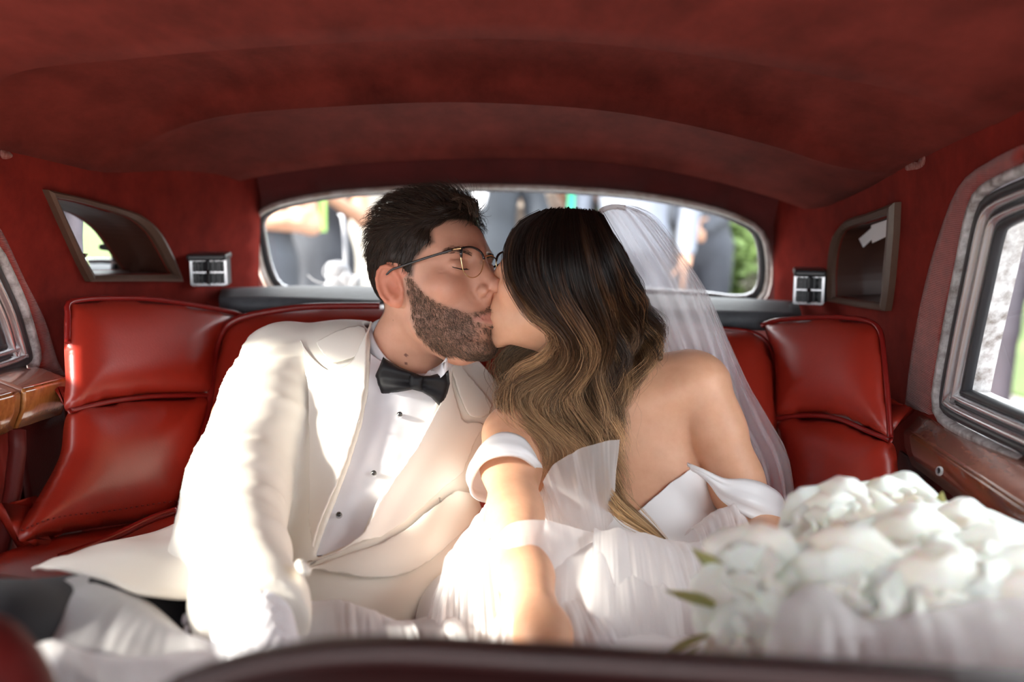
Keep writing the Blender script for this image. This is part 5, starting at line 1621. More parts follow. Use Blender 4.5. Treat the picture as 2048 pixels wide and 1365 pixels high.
# lining skirt: the mass under the net
def skirtf(X):
    d = ell(X, pt(1260, 1270, 1.36), (.17, .14, .11))
    d = smin(d, ell(X, pt(1200, 1420, 1.2), (.14, .18, .085)), .08)
    d = smin(d, ell(X, pt(960, 1270, 1.26), (.08, .12, .09)), .06)
    d = smin(d, ell(X, pt(1430, 1370, 1.22), (.14, .20, .09)), .08)
    d = smin(d, ell(X, pt(1300, 1580, .95), (.25, .22, .12)), .08)
    d = smax(d, -(barms(X) - .004), .01)
    X = np.asarray(X)
    return d + (.006 * vnoise(np.c_[X[:, 0] * 16, X[:, 1] * 5, X[:, 2] * 9])).astype(np.float32)
V, Q = iso(skirtf, (-.25, .62, .40), (.46, 1.56, 1.05), .007)
sub(mesh('skirt', V, Q, GOWN, bride))
def ruffle(name, base, edge, m, amp, freq, ph=0.0, nv=14, nu=150, seed=0, lift=0.0):
    """gathered net from a base line to a free edge, with pleats that open towards the edge"""
    A = cat(np.array([P1(p) for p in base]), nu); B = cat(np.array([P1(p) for p in edge]), nu)
    t = np.linspace(0, 1, nv)[:, None, None]
    Gd = A[None] * (1 - t) + B[None] * t
    N = nrm(np.cross(np.gradient(Gd, axis=1), np.gradient(Gd, axis=0)))
    s = np.linspace(0, 1, nu)[None, :, None]
    sv = s * np.ones_like(t); tv = t * np.ones_like(s)
    w = 1.5 * vnoise(np.concatenate([sv * freq * 1.2 + ph + tv * .8, tv * 2.2, sv * 0 + seed * 1.7], -1))[..., None] + .35 * (1 - 2 * np.abs(vnoise(np.concatenate([sv * freq * 2.2 + ph - tv, tv * 1.4, sv * 0 + seed * 2.9 + 5], -1))))[..., None]
    w = w + .08 * vnoise(np.concatenate([sv * freq * 9 + ph, tv * 1.2, sv * 0 + seed + 9], -1))[..., None]
    Gd = Gd + N * amp * w * (.15 + .85 * t) + np.array([0, 0, 1.0]) * lift * np.sin(t * 3.14)
    Gd = Gd + (.35 * amp) * vnoise((Gd + seed) * 30)[..., None] * N * t
    return sub(grid_mesh(name, Gd, m, bride))
# fan of stiff net at the bust
ruffle('tulle_fan', [(1140, 1075, 1.30), (1170, 1078, 1.29), (1200, 1070, 1.295), (1226, 1040, 1.31)], [(1086, 962, 1.285), (1112, 925, 1.275), (1160, 898, 1.27), (1205, 882, 1.275), (1236, 878, 1.285)], TULLE, .006, 4, .4, seed=1)
ruffle('tulle_fan', [(1100, 1060, 1.31), (1130, 1075, 1.30), (1165, 1080, 1.30)], [(1076, 985, 1.33), (1096, 962, 1.325), (1130, 985, 1.32), (1158, 968, 1.32), (1176, 1000, 1.32)], TULLE, .007, 4, 1.0, seed=2)
# flounce over the arm
ruffle('tulle_flounce', [(986, 1098, 1.19), (1004, 1062, 1.175), (1035, 1042, 1.17), (1090, 1040, 1.18), (1150, 1056, 1.22), (1215, 1072, 1.26)], [(984, 1106, 1.17), (1030, 1110, 1.135), (1070, 1122, 1.125), (1105, 1152, 1.12), (1150, 1182, 1.13), (1235, 1160, 1.18)], TULLE2, .006, 5, 0, seed=3)
ruffle('tulle_flounce', [(1040, 1070, 1.21), (1090, 1060, 1.22), (1140, 1080, 1.24)], [(990, 1104, 1.175), (1030, 1108, 1.15), (1060, 1130, 1.14), (1090, 1165, 1.14), (1130, 1180, 1.15)], TULLE, .009, 4, 2, seed=4)
# net over lap and hip
ruffle('tulle_layer', [(1080, 1085, 1.27), (1150, 1075, 1.28), (1240, 1080, 1.31), (1330, 1112, 1.33), (1440, 1115, 1.34)], [(1060, 1330, 1.02), (1150, 1345, 1.0), (1260, 1350, .98), (1380, 1350, 1.0), (1500, 1330, 1.04)], TULLE2, .013, 10, 0, 18, 220, seed=5, lift=.035)
ruffle('tulle_layer', [(1190, 1070, 1.30), (1250, 1072, 1.325), (1310, 1092, 1.335), (1370, 1110, 1.34), (1450, 1100, 1.35)], [(1180, 1240, 1.08), (1260, 1250, 1.07), (1340, 1240, 1.08), (1430, 1220, 1.12), (1500, 1180, 1.18)], TULLE2, .012, 9, 1, 16, 200, seed=6, lift=.045)
ruffle('tulle_layer', [(1370, 1075, 1.345), (1400, 1050, 1.345), (1430, 1045, 1.345), (1455, 1070, 1.36)], [(1420, 1230, 1.14), (1470, 1180, 1.19), (1500, 1135, 1.22), (1520, 1120, 1.25)], TULLE, .010, 5, 1.2, seed=7, lift=.05)
ruffle('tulle_layer', [(900, 1110, 1.30), (930, 1080, 1.31), (965, 1050, 1.31), (990, 1035, 1.31)], [(845, 1290, 1.06), (900, 1320, 1.03), (970, 1330, 1.02), (1040, 1325, 1.02)], TULLE2, .013, 6, .6, 18, 180, seed=8, lift=.03)
ruffle('tulle_layer', [(938, 1060, 1.32), (955, 1025, 1.33), (980, 1005, 1.33), (1000, 1010, 1.32)], [(872, 1200, 1.16), (900, 1215, 1.13), (950, 1220, 1.12), (1000, 1200, 1.15)], TULLE, .012, 6, 2.0, seed=9, lift=.02)
ruffle('tulle_layer', [(1000, 1180, 1.14), (1040, 1190, 1.12), (1100, 1180, 1.13), (1180, 1150, 1.17)], [(960, 1360, .96), (1050, 1370, .95), (1160, 1365, .94), (1300, 1365, .95)], TULLE2, .012, 8, .3, 16, 200, seed=10, lift=.01)
# net lying over the groom's lap and hip
ruffle('tulle_train', [(590, 1215, 1.12), (660, 1200, 1.13), (740, 1225, 1.12), (820, 1260, 1.10)], [(560, 1370, .92), (650, 1372, .92), (750, 1368, .93), (850, 1362, .94)], TULLE2, .008, 6, .2, 14, 160, seed=11, lift=.03)
ruffle('tulle_train', [(740, 1225, 1.14), (800, 1245, 1.13), (850, 1235, 1.13), (900, 1235, 1.12)], [(720, 1345, .98), (800, 1350, .98), (870, 1350, .98), (960, 1350, .98)], TULLE2, .008, 5, .2, 14, 120, seed=12, lift=.02)
ruffle('tulle_train', [(176, 1150, .97), (230, 1175, .975), (300, 1205, .98), (360, 1255, .97), (400, 1290, .96)], [(20, 1290, .86), (90, 1320, .83), (200, 1370, .80), (330, 1400, .79), (450, 1395, .80)], TULLE, .006, 3.2, .9, 16, 160, seed=13, lift=.02)
ruffle('tulle_train', [(70, 1300, .83), (130, 1290, .835), (200, 1310, .83), (300, 1320, .83), (400, 1315, .84)], [(20, 1480, .72), (140, 1490, .70), (250, 1495, .70), (360, 1490, .70), (490, 1480, .71)], TULLE2, .009, 4, .4, 14, 160, seed=14, lift=.03)
# ---- veil
vr = [[(1199, 428, 1.452), (1205, 416, 1.440), (1225, 411, 1.432), (1248, 411, 1.44), (1268, 418, 1.46)],
      [(1206, 448, 1.445), (1222, 432, 1.428), (1250, 425, 1.425), (1285, 428, 1.44), (1312, 442, 1.47)],
      [(1238, 515, 1.44), (1265, 500, 1.42), (1300, 492, 1.42), (1338, 496, 1.44), (1368, 514, 1.48)],
      [(1272, 588, 1.45), (1305, 575, 1.43), (1345, 568, 1.43), (1385, 570, 1.45), (1416, 590, 1.50)],
      [(1312, 672, 1.49), (1345, 660, 1.475), (1385, 655, 1.47), (1425, 662, 1.48), (1456, 684, 1.52)],
      [(1345, 740, 1.53), (1385, 740, 1.52), (1425, 745, 1.51), (1465, 755, 1.52), (1494, 768, 1.54)],
      [(1380, 830, 1.52), (1420, 835, 1.515), (1465, 840, 1.50), (1508, 845, 1.495), (1538, 845, 1.495)],
      [(1420, 930, 1.51), (1455, 935, 1.50), (1500, 935, 1.485), (1545, 930, 1.475), (1574, 915, 1.47)],
      [(1450, 1060, 1.49), (1490, 1065, 1.48), (1530, 1065, 1.465), (1565, 1060, 1.45), (1592, 1040, 1.44)]]
Gv = loft([[P1(p) for p in r] for r in vr], 130, 60)
s = np.linspace(0, 1, 130)[None, :, None]; t = np.linspace(0, 1, 60)[:, None, None]
ve = bpy.data.objects.new('veil', None); COL.objects.link(ve); ve.parent = bride; ve.matrix_parent_inverse = Matrix.Translation(bride.location).inverted()
for k in range(3):
    w = np.sin(s * (38 + 9 * k) + k * 2 + 1.5 * np.sin(t * 2 + k)) * (.0025 + .007 * t) + .006 * t * np.sin(s * 13 + 3 * t + k)
    Gk = Gv + (FW * .012 * k)[None, None] - FW * w + RT * (.008 * k * t * (1 if k % 2 else -1)) + (RT * .010 + UPV * .006) * (k == 2) * (1 - t) * s
    o = grid_mesh('veil_layer', Gk, VEIL, bride); o.parent = ve
V, F_ = tube_geo(cat(np.array([P1(p) for p in [(1196, 432, 1.452), (1206, 420, 1.436), (1226, 414, 1.428), (1250, 416, 1.436)]]), 16), .004, 8)
o = mesh('gathered_edge', V, F_, TULLE2, bride); o.parent = ve
# ---- bracelet
wq = np.array(armL[4][0]) * .35 + np.array(armL[5][0]) * .65; ax = nrm(np.array(armL[5][0]) - armL[4][0]); e1 = nrm(np.cross(ax, (0, 0, 1))); e2 = np.cross(ax, e1)
br_t = bpy.data.objects.new('bracelet', None); COL.objects.link(br_t); br_t.parent = bride; br_t.matrix_parent_inverse = Matrix.Translation(bride.location).inverted()
mb = MB()
for k in range(36):
    a = k / 36 * 6.283
    V, F_ = lathe_geo([(.0004, -.0022), (.0022, 0), (.0004, .0022)], wq + .0265 * (math.cos(a) * e1 + math.sin(a) * e2), (0, 0, 1), 6); mb.add(V, F_)
o = stuff(mb.build('diamonds', M['chrome'], bride, smooth=False)); o.parent = br_t
# ================================================================== bouquet
bq = thing('bridal_bouquet', 'large bouquet of cream white roses held low at the right, out of focus', 'bouquet', P(1760, 1200, .92))
PETAL = mat('cream rose petal', (.93, .92, .86), .55, noise=(30, (.88, .88, .76), 3), Subsurface_Weight=.25, Subsurface_Scale=.01, Sheen_Weight=.1)
LEAF = mat('rose leaf', (.30, .34, .10), .5, noise=(40, (.45, .43, .16), 4), Subsurface_Weight=.1)
def petal_geo(h, w, cup, curl, seed):
    nu, nv = 9, 8
    r = np.random.default_rng(seed); V = []
    for i in range(nv):
        v = i / (nv - 1)
        wid = w * (math.sin(math.pi * min(1, .12 + .80 * v)) ** .6) * (1 if v < .8 else 1 - (v - .8) * 1.2)
        for j in range(nu):
            u = j / (nu - 1) * 2 - 1
            x = u * wid
            z = h * v - abs(u) ** 2 * h * .14 * v
            y = -cup * (1 - u * u) * math.sin(math.pi * v * .8) + curl * max(0, v - .62) ** 1.5 * 3.2 + .06 * h * math.sin(u * 5 + seed) * v * v
            V.append((x, y, z))
    return np.array(V), grid_faces(nv, nu)
_pm = {}
def petal_mesh(kind, h, w, cup, curl):
    for_key = (kind, round(h, 4))
    if for_key not in _pm:
        V, F_ = petal_geo(h, w, cup, curl, kind)
        o = mesh('petal', V, F_, PETAL, None); subd(o, 1); solid(o, .0008, 0)
        _pm[for_key] = o
    return _pm[for_key]
def rose(center, axis, R, seed, tint=None):
    r = np.random.default_rng(seed)
    a = nrm(np.asarray(axis, float)); e1 = nrm(np.cross(a, (.1, .3, 1))); e2 = np.cross(a, e1)
    c = np.asarray(center, float)
    # heart of the rose
    V, F_ = lathe_geo([(.10 * R, -.1 * R), (.22 * R, .15 * R), (.20 * R, .40 * R), (.08 * R, .52 * R)], c - a * .1 * R, a, 14)
    root = mesh('rose', V, F_, PETAL, bq)
    k = 0
    for ring_, (n, rad, tilt, h, w, curl) in enumerate(((3, .06, -6, .70, .34, .00), (3, .16, 0, .78, .46, .02), (4, .26, 6, .86, .56, .05), (5, .38, 15, .92, .64, .12), (5, .50, 28, .98, .74, .22), (6, .58, 48, 1.0, .80, .34))):
        for i in range(n):
            ph = (i + .5 * (ring_ % 2) + r.uniform(-.12, .12)) / n * 6.283 + ring_ * .6
            src = petal_mesh(ring_ % 6, h * R, w * R, .22 * R, curl * R)
            o = bpy.data.objects.new('petal', src.data)
            for md in src.modifiers:
                m2 = o.modifiers.new(md.name, md.type)
                if md.type == 'SUBSURF': m2.levels = 1; m2.render_levels = 1
                else: m2.thickness = .0008; m2.offset = 0
            COL.objects.link(o); o.parent = root; o.matrix_parent_inverse = bq.matrix_world.inverted() if False else Matrix.Translation(bq.location).inverted() if False else Matrix()
            out = math.cos(ph) * e1 + math.sin(ph) * e2; tan = np.cross(a, out)
            tl_ = math.radians(tilt + r.uniform(-6, 6))
            zax = a * math.cos(tl_) + out * math.sin(tl_); yax = out * math.cos(tl_) - a * math.sin(tl_)
            b = c + out * rad * R * .55 - a * (.10 + .035 * ring_) * R
            s_ = r.uniform(.92, 1.08)
            Mw = Matrix(((*(tan * s_)[:0], tan[0] * s_, yax[0] * s_, zax[0] * s_, b[0]), (tan[1] * s_, yax[1] * s_, zax[1] * s_, b[1]), (tan[2] * s_, yax[2] * s_, zax[2] * s_, b[2]), (0, 0, 0, 1)))
            o.matrix_basis = Matrix.Translation(-Vector(bq.location)) @ Mw if False else Mw
    return root
tocam = lambda p, ex=(0, 0, 0): nrm(CAM - p) + np.asarray(ex, float)
for i, (x, y, d, R, ex) in enumerate(((1676, 1085, .98, .057, (-.1, 0, .45)), (1532, 1212, .84, .062, (-.95, 0, .1)), (1790, 1050, 1.02, .050, (.0, 0, .9)), (1935, 1120, .95, .056, (.3, 0, .7)), (1822, 1165, .90, .062, (.1, 0, .5)),
        (1985, 1215, .84, .060, (.5, 0, .4)), (1690, 1240, .80, .062, (-.3, 0, .1)), (1870, 1270, .77, .064, (.2, 0, .1)), (2060, 1290, .76, .06, (.6, 0, .1)), (1560, 1330, .80, .056, (-.7, 0, -.3)))):
    c = P(x, y, d)
    rose(c, tocam(c, ex), R, 20 + i)
for o in _pm.values():
    bpy.data.objects.remove(o)
def leaf(px, d, ang, ln):
    nu, nv = 7, 5; V = []
    for i in range(nu):
        t = i / (nu - 1); w = .5 * math.sin(math.pi * t ** .8) * ln * .55
        for j in range(nv):
            u = j / (nv - 1) * 2 - 1; V.append((t * ln, u * w, -.25 * abs(u) * w - .3 * t * t * ln * .3))
    o = mesh('leaf', V, grid_faces(nu, nv), LEAF, bq); solid(o, .0006, 0)
    p = P(px[0], px[1], d)
    o.matrix_parent_inverse = Matrix(); o.matrix_basis = Matrix.Translation(-Vector(bq.location)) @ Matrix.Translation(p) @ Matrix.Rotation(ang, 4, 'Y') @ Matrix.Rotation(.7, 4, 'X')
    return o
for px, d, a, ln in (((1425, 1270), .82, 2.6, .05), ((1400, 1290), .80, 2.2, .045), ((1440, 1220), .84, 3.4, .05), ((1460, 1165), .86, 3.8, .045), ((1545, 1130), .9, 4.2, .04), ((1420, 1310), .78, 1.8, .05), ((1868, 1040), 1.0, 4.9, .03)):
    leaf(px, d, a, ln)
for o in list(bq.children):
    if o.name.startswith('rose'): o.matrix_parent_inverse = Matrix.Translation(bq.location).inverted()
stem_top = P(1740, 1230, .95)
for k in range(7):
    a = k * .9; o_ = np.array([math.cos(a), math.sin(a), 0]) * .014
    tube('stem', [stem_top + o_ * 2, stem_top + o_ + np.array([.0, .02, -.12]), stem_top + o_ * 1.3 + np.array([.01, .03, -.26])], .0035, LEAF, bq, 6)
V, F_ = tube_geo([stem_top + np.array([.0, .015, -.07]), stem_top + np.array([.0, .02, -.12]), stem_top + np.array([.005, .025, -.18])], [.021, .019, .021], 16)
mesh('ribbon_wrap', V, F_, GOWN, bq)
# net gathered over the front of the bouquet (part of the gown)
ruffle('tulle_train', [(1580, 1190, .80), (1620, 1165, .79), (1660, 1180, .78), (1740, 1240, .76), (1850, 1225, .74), (1960, 1200, .73), (2090, 1190, .72)], [(1520, 1400, .70), (1600, 1410, .69), (1700, 1410, .68), (1800, 1410, .67), (1900, 1405, .66), (2000, 1400, .66), (2120, 1395, .65)], TULLE2, .007, 5, .5, 16, 200, seed=21, lift=.02)
ruffle('tulle_train', [(1640, 1290, .76), (1740, 1275, .75), (1850, 1270, .74), (1960, 1260, .73), (2090, 1250, .72)], [(1560, 1440, .70), (1700, 1440, .69), (1800, 1440, .68), (1950, 1430, .67), (2120, 1420, .66)], TULLE2, .008, 5, 1.5, 14, 180, seed=22, lift=.03)

# ================================================================== outside
struct(mesh('ground', [(-40, -25, 0), (40, -25, 0), (40, 60, 0), (-40, 60, 0)], [(0, 1, 2, 3)], mat('pale paving', (.36, .32, .30), .9, noise=(3, (.30, .27, .25), 6)), smooth=False))
bpy.data.objects['ground'].name = 'floor'
def strip_(name, pts, m, z, lab, cat_):
    o = mesh(name, [(x, y, z) for x, y in pts], [tuple(range(len(pts)))], m, smooth=False); solid(o, .02, -1.0); tag(o, lab, cat_); o['kind'] = 'stuff'
    return o
GRASS = mat('short grass', (.09, .15, .035), .9, noise=(14, (.15, .19, .06), 6), bump=('noise', 60, .8, .02))
strip_('lawn', [(3.0, 6.0), (3.6, 3.8), (9, 3.6), (14, 9), (14, 26), (3.2, 26)], GRASS, .02, 'strip of green lawn beside the pale path outside the right window', 'lawn')
strip_('lawn', [(-14, 9.2), (2.9, 9.2), (2.9, 26), (-14, 26)], GRASS, .02, 'wide lawn behind the wedding guests', 'lawn')
wal = box('garden_wall', (-2.4, 8.3, 1.4), (3.6, 0, 0), (0, .1, 0), (0, 0, 1.4), mat('cream render', (.30, .28, .26), .9), None, .01)
tag(wal, 'pale rendered wall standing behind the guests on the left', 'wall'); wal['kind'] = 'structure'; wal.name = 'wall_outside'
LM = [mat('bush leaf', (.035, .075, .014), .6, noise=(9, (.085, .14, .03), 3)), mat('bush leaf light', (.10, .17, .035), .6, noise=(9, (.17, .25, .07), 3)), mat('dry leaf', (.12, .105, .07), .6, noise=(9, (.07, .08, .04), 3))]
def bush(c, R, n, m, label, seed):
    r = np.random.default_rng(seed)
    t = thing('shrub', label, 'shrub', (c[0], c[1], 0))
    d = nrm(r.normal(size=(n, 3))); rad = r.uniform(.55, 1.0, (n, 1)) ** .5
    p = np.array(c) + d * rad * np.array(R) * (1 + .22 * vnoise(d * 2.3 + seed)[:, None])
    p[:, 2] = np.maximum(p[:, 2], .10)
    e1 = nrm(np.cross(d + r.normal(0, .5, (n, 3)), r.normal(size=(n, 3)))); e2 = nrm(np.cross(d + r.normal(0, .6, (n, 3)), e1))
    s = r.uniform(.025, .06, (n, 1))
    V = np.stack([p - e1 * s * 1.5, p - e2 * s * .6, p + e1 * s * 1.5, p + e2 * s * .6], 1).reshape(-1, 3)
    stuff(mesh('foliage', V, np.arange(n * 4).reshape(-1, 4), m, t, smooth=False))
    for k in range(5):
        a = k * 1.26; tube('stem', [(c[0] + .05 * math.cos(a), c[1] + .05 * math.sin(a), .03), (c[0] + .3 * R[0] * math.cos(a), c[1] + .3 * R[1] * math.sin(a), c[2])], [.02, .008], mat_bark, t, 6)
mat_bark = mat('bark', (.12, .09, .06), .9)
bush((1.36, 5.9, .75), (.32, .4, .65), 2600, LM[1], 'light green shrub right of the guests, behind the rear window', 1)
bush((1.9, 7.4, 1.0), (.8, .6, .9), 3000, LM[0], 'dark green shrub at the right end of the rear window view', 2)
bush((.55, 7.4, .9), (.55, .5, .8), 2200, LM[1], 'green shrub between the standing guests, far right group', 3)
bush((1.36, 5.1, .5), (.16, .2, .42), 1300, LM[2], 'low dry brownish shrub in front of the green shrubs', 4)
bush((5.4, 8.8, 1.2), (.9, .8, 1.1), 2600, LM[0], 'bush standing on the lawn beyond the right car window', 5)
bush((3.7, 11, 1.6), (1.5, 1.0, 1.6), 3000, LM[0], 'tall dark hedge bush far behind the lawn', 6)
bush((-5.5, 6.5, 1.2), (1.2, 1.0, 1.2), 2400, LM[0], 'round green bush beyond the left car window', 7)

# ---- guests
GS = mat('guest skin', (.42, .23, .15), .55)
def guest(label, x, y, turn, h, outfit, colr, pose, col2=None, hairc=(.05, .03, .02), bare=True, hold=None):
    t = thing('person', label, 'person', (x, y, 0))
    ca, sa = math.cos(turn), math.sin(turn)
    k = h / 1.72
    def W(p): return np.array([x + (p[0] * ca - p[1] * sa) * k, y + (p[0] * sa + p[1] * ca) * k, p[2] * k])
    arms = []
    for sd in (-1, 1):
        S_ = (sd * .185, 0, 1.40)
        E_, H_ = {'down': ((sd * .25, .02, 1.12), (sd * .23, -.08, .88)), 'clasp': ((sd * .25, .03, 1.13), (sd * .035, -.20, 1.0)), 'fold': ((sd * .24, -.03, 1.12), (-sd * .13, -.20 - .03 * sd, 1.16)), 'up': ((sd * .24, -.04, 1.14), (sd * .10, -.26, 1.28))}[pose]
        arms.append((W(S_), W(E_), W(H_), sd))
    def torso(X, g=0.0):
        d = cap(X, W((-.155, 0, 1.40)), W((.155, 0, 1.40)), .062 * k, .062 * k)
        d = smin(d, ell(X, W((0, 0, 1.27)), np.array([.165, .115, .20]) * k, np.array([[ca, sa, 0], [-sa, ca, 0], [0, 0, 1]])), .08)
        d = smin(d, ell(X, W((0, 0, 1.05)), np.array([.135, .105, .18]) * k, np.array([[ca, sa, 0], [-sa, ca, 0], [0, 0, 1]])), .08)
        d = smin(d, ell(X, W((0, 0, .92)), np.array([.165, .12, .14]) * k, np.array([[ca, sa, 0], [-sa, ca, 0], [0, 0, 1]])), .08)
        return d
    def armf(X):
        d = None
        for S_, E_, H_, sd in arms:
            c = chain(X, [(S_, .052 * k), (E_, .040 * k), (H_, .029 * k)], .03); d = c if d is None else np.minimum(d, c)
        return d
    def legs(X, r=1.0):
        d = None
        for sd in (-1, 1):
            c = chain(X, [(W((sd * .09, 0, .90)), .085 * r * k), (W((sd * .10, -.01, .50)), .058 * r * k), (W((sd * .10, .01, .09)), .042 * r * k)], .03); d = c if d is None else np.minimum(d, c)
        return d
    hp = []
    for S_, E_, H_, sd in arms:
        D = nrm(H_ - E_); tow = W((0, -1, 0)) - W((0, 0, 0))
        hp.append(hand_parts(H_, D, nrm(np.array([0, 0, 1.0]) + D * .01), nrm(tow), 1.0, .7))
    def skinf(X):
        d = ell(X, W((0, -.02, 1.585)), np.array([.076, .095, .118]) * k, np.array([[ca, sa, 0], [-sa, ca, 0], [0, 0, 1]]))
        d = smin(d, sph(X, W((0, -.112, 1.575)), .014), .02)                     # nose
        d = smin(d, cap(X, W((0, -.085, 1.515)), W((0, -.075, 1.495)), .03, .028), .03)
        for sd in (-1, 1):
            d = smin(d, ell(X, W((sd * .078, .005, 1.585)), (.012, .02, .03)), .01)
            d = smax(d, -sph(X, W((sd * .033, -.112, 1.605)), .013), .012)
        d = smin(d, chain(X, [(W((0, 0, 1.50)), .055 * k), (W((0, .01, 1.38)), .062 * k)], .02), .03)
        d = smin(d, torso(X) + .012, .04); d = smin(d, armf(X), .03); d = smin(d, legs(X), .03)
        for sd in (-1, 1): d = smin(d, cap(X, W((sd * .10, .02, .05)), W((sd * .11, -.13, .035)), .038, .03), .02)
        for p in hp: d = smin(d, hand_field(X, p), .012)
        return d
    lo = W((0, 0, 0)) - np.array([.45, .45, .02]); hi = W((0, 0, 0)) + np.array([.45, .45, 1.80 * k])
    V, Q = iso(skinf, lo, hi, .011)
    mesh('body', V, Q, GS, t)
    m1 = mat('guest cloth', colr, .8, noise=(col2[1], col2[0], 5) if col2 else (8, tuple(np.array(colr) * .75), 4))
    def cloth(nm, f, m_, hh=.014):
        V, Q = iso(f, lo - .1, hi, hh); mesh(nm, V, Q, m_, t)
    if outfit == 'suit':
        cloth('suit_jacket', lambda X: smax(smin(torso(X) - .016, armf(X) - .012, .02), -(X[:, 2] - .80 * k), .01), m1)
        cloth('suit_trousers', lambda X: smax(smin(legs(X, 1.12) - .012, smax(torso(X) - .008, X[:, 2] - .95 * k, .02), .03), -(X[:, 2] - .07), .01), m1)
        fr = W((0, -.135, 1.24)); o = cloth('shirt_front', lambda X: smax(ell(X, W((0, -.115, 1.27)), (.045, .022, .16), np.array([[ca, sa, 0], [-sa, ca, 0], [0, 0, 1]])), X[:, 2] - 1.43 * k, .005), SHIRT, .01)
    elif outfit == 'shirt':
        cloth('shirt', lambda X: smax(smin(torso(X) - .014, armf(X) - .012, .02), -(X[:, 2] - .92 * k), .01), m1)
        cloth('trousers', lambda X: smax(smin(legs(X, 1.12) - .012, smax(torso(X) - .012, X[:, 2] - .96 * k, .02), .03), -(X[:, 2] - .07), .01), mat('guest trousers', col2[0] if col2 else (.05, .05, .06), .8))
    else:
        def skirt(X):
            L_ = smin(cap(X, W((0, 0, .95)), W((0, 0, .35)), .15 * k, .24 * k), torso(X) - .010, .06)
            q = X - np.asarray(W((0, 0, 0)), np.float32)
            return smax(smax(L_ + (.010 * np.sin(np.arctan2(q[:, 1], q[:, 0]) * 11) * sstep(1.0, .5, q[:, 2])).astype(np.float32), X[:, 2] - 1.40 * k, .01), -(X[:, 2] - .22), .01)
        cloth('dress', skirt, m1)
    hm_ = mat('guest hair', hairc, .5)
    long_ = outfit == 'dress'
    def hairf(X):
        d = ell(X, W((0, .008, 1.605)), np.array([.086, .104, .118]) * k, np.array([[ca, sa, 0], [-sa, ca, 0], [0, 0, 1]]))
        if long_: d = smin(d, cap(X, W((0, .07, 1.58)), W((0, .10, 1.36)), .085, .07), .05)
        d = smax(d, -cap(X, W((0, -.12, 1.40)), W((0, -.115, 1.61)), .085, .066), .02)
        return d + (.004 * vnoise(X * 40)).astype(np.float32)
    cloth('hair', hairf, hm_, .012)
    for sd in (-1, 1):
        V, F_ = lathe_geo([(.0005, .011), (.006, .009), (.011, 0)], W((sd * .033, -.103, 1.602)), W((0, -1, 0)) - W((0, 0, 0)), 10); mesh('eye', V, F_, M['rubber'], t)
    if hold == 'flower':
        H_ = arms[1][2]
        f_ = thing('flower_stem', 'tall green flower stem held upright by the dark dressed guest on the left', 'flower', H_)
        tube('stem', [H_ + np.array([0, -.04, -.18]), H_ + np.array([.005, -.04, .1]), H_ + np.array([.01, -.04, .34])], .016, mat('fresh green', (.30, .52, .10), .5), f_, 8)
        for k_ in range(6):
            a = k_ * 1.05; c_ = H_ + np.array([.01, -.04, .36])
            V, F_ = tube_geo([c_, c_ + np.array([.04 * math.cos(a), .04 * math.sin(a), .04]), c_ + np.array([.06 * math.cos(a), .06 * math.sin(a), .03])], [.006, .018, .002], 6, flat=.4); mesh('petal', V, F_, SHIRT, f_)
    return t
guest('guest in a grey dress with bare folded arms, leftmost behind the rear window', -1.12, 4.4, .2, 1.68, 'dress', (.040, .046, .058), 'fold')
guest('guest in a dark grey dress holding a green flower stem, second from the left', -.95, 4.95, -.1, 1.66, 'dress', (.034, .038, .050), 'up', hold='flower')
guest('guest in a pale cream dress, just left of the groom behind the window', -.80, 5.6, .1, 1.70, 'dress', (.42, .39, .35), 'down')
guest('guest in a charcoal suit, right of the groom behind the rear window', -.14, 4.55, .0, 1.76, 'suit', (.022, .027, .036), 'down')
guest('guest in a brown and cream patterned dress, above the kissing couple', .12, 5.1, .1, 1.66, 'dress', (.07, .045, .03), 'up', col2=((.30, .26, .23), 40))
guest('guest in a dark dress with hands raised, right of the patterned dress', .34, 5.7, .0, 1.68, 'dress', (.02, .024, .028), 'up')
guest('guest in a pale blue grey shirt, above the bride behind the window', .57, 4.7, -.1, 1.78, 'shirt', (.20, .22, .27), 'down', col2=((.10, .11, .14), 1))
guest('guest in a white shirt with clapping hands, right of the veil', .96, 6.35, -.1, 1.72, 'shirt', (.60, .60, .62), 'up', col2=((.035, .045, .05), 1))
guest('guest in a grey suit with clasped hands, beside the green shrubs behind the rear window', .97, 5.3, -.15, 1.80, 'suit', (.045, .050, .065), 'clasp')
guest('guest in dark trousers standing on the path outside the right window', 2.66, 5.1, -.5, 1.78, 'suit', (.040, .034, .046), 'down')
# green ribbon hanging beside the dark dress
o = tube('green_scarf', [(.27, 4.66, 1.52), (.275, 4.64, 1.3), (.27, 4.66, 1.05)], [.016, .018, .016], mat('emerald cloth', (.02, .36, .20), .6), None, 8, flat=.4); tag(o, 'emerald green scarf hanging in front of the dark dressed guest', 'scarf')

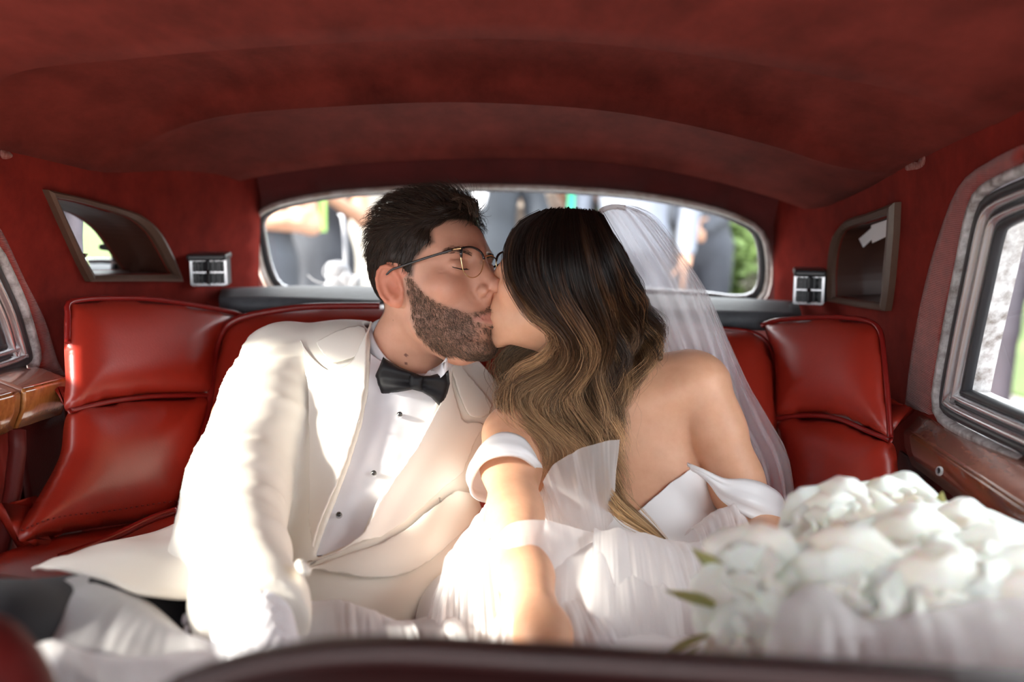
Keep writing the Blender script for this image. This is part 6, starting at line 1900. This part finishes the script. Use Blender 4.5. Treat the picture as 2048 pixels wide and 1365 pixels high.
# ---- white bow and flower on the boot, seen through the rear window
wb = thing('wedding_bow', 'white ribbon bow with white flower tied outside the rear window', 'bow', P(690, 590, 2.35))
RIB = mat('white ribbon', (.24, .24, .26), .6)
def ribbon(pts, w, nm='ribbon'):
    c = cat(np.array([P1(p) for p in pts]), 30)
    G = np.stack([c - RT * w * .5, c - FW * w * .12, c + RT * w * .5])
    o = grid_mesh(nm, G, RIB, wb); solid(o, .0015, 0)
ribbon([(693, 600, 2.34), (692, 540, 2.34), (690, 480, 2.35), (686, 440, 2.36), (680, 428, 2.38)], .013)
tube('ribbon_curl', cat(np.array([P1(p) for p in [(655, 560, 2.34), (646, 545, 2.34), (654, 528, 2.34), (672, 522, 2.34), (690, 524, 2.34)]]), 24), .0016, RIB, wb, 6, flat=.4)
tube('ribbon_curl', cat(np.array([P1(p) for p in [(615, 550, 2.34), (630, 562, 2.34), (650, 568, 2.34), (670, 570, 2.34)]]), 24), .0016, RIB, wb, 6, flat=.4)
for x, y, a, s_ in ((676, 566, 2.4, .048), (706, 545, .9, .062), (718, 572, .2, .055), (668, 590, 3.6, .048), (692, 598, 4.7, .045), (692, 562, 1.6, .05), (722, 594, -.4, .045)):
    V, F_ = petal_geo(s_, s_ * .5, s_ * .2, s_ * .1, int(x))
    Mx = np.array(Matrix.Rotation(a - 1.57, 3, 'Y')) ; V = V @ Mx.T
    o = mesh('petal', V * np.array([1, 1, 1]) + P(x, y, 2.33) - np.array([math.cos(a), 0, math.sin(a)]) * s_ * .5, F_, RIB, wb); solid(o, .001, 0)
V, F_ = petal_geo(.05, .02, .006, .01, 3); o = mesh('green_leaf', V @ np.array(Matrix.Rotation(.9, 3, 'Y')).T + P(712, 606, 2.335), F_, LM[1], wb); solid(o, .001, 0)
# boot lid under the window
bl_ = loft([[(-.62, 2.12, 1.00), (0, 2.14, 1.0), (.60, 2.08, 1.0)], [(-.62, 2.4, .96), (0, 2.5, .955), (.60, 2.35, .96)], [(-.58, 2.9, .84), (0, 3.05, .82), (.56, 2.85, .84)], [(-.52, 3.25, .62), (0, 3.4, .62), (.52, 3.2, .62)]], 30, 24)
o = grid_mesh('boot_lid', bl_, mat('cream coachwork', (.70, .68, .62), .25, Coat_Weight=1.0)); solid(o, .012, -1.0); tag(o, 'cream boot lid of the car below the rear window', 'car body'); o['kind'] = 'structure'
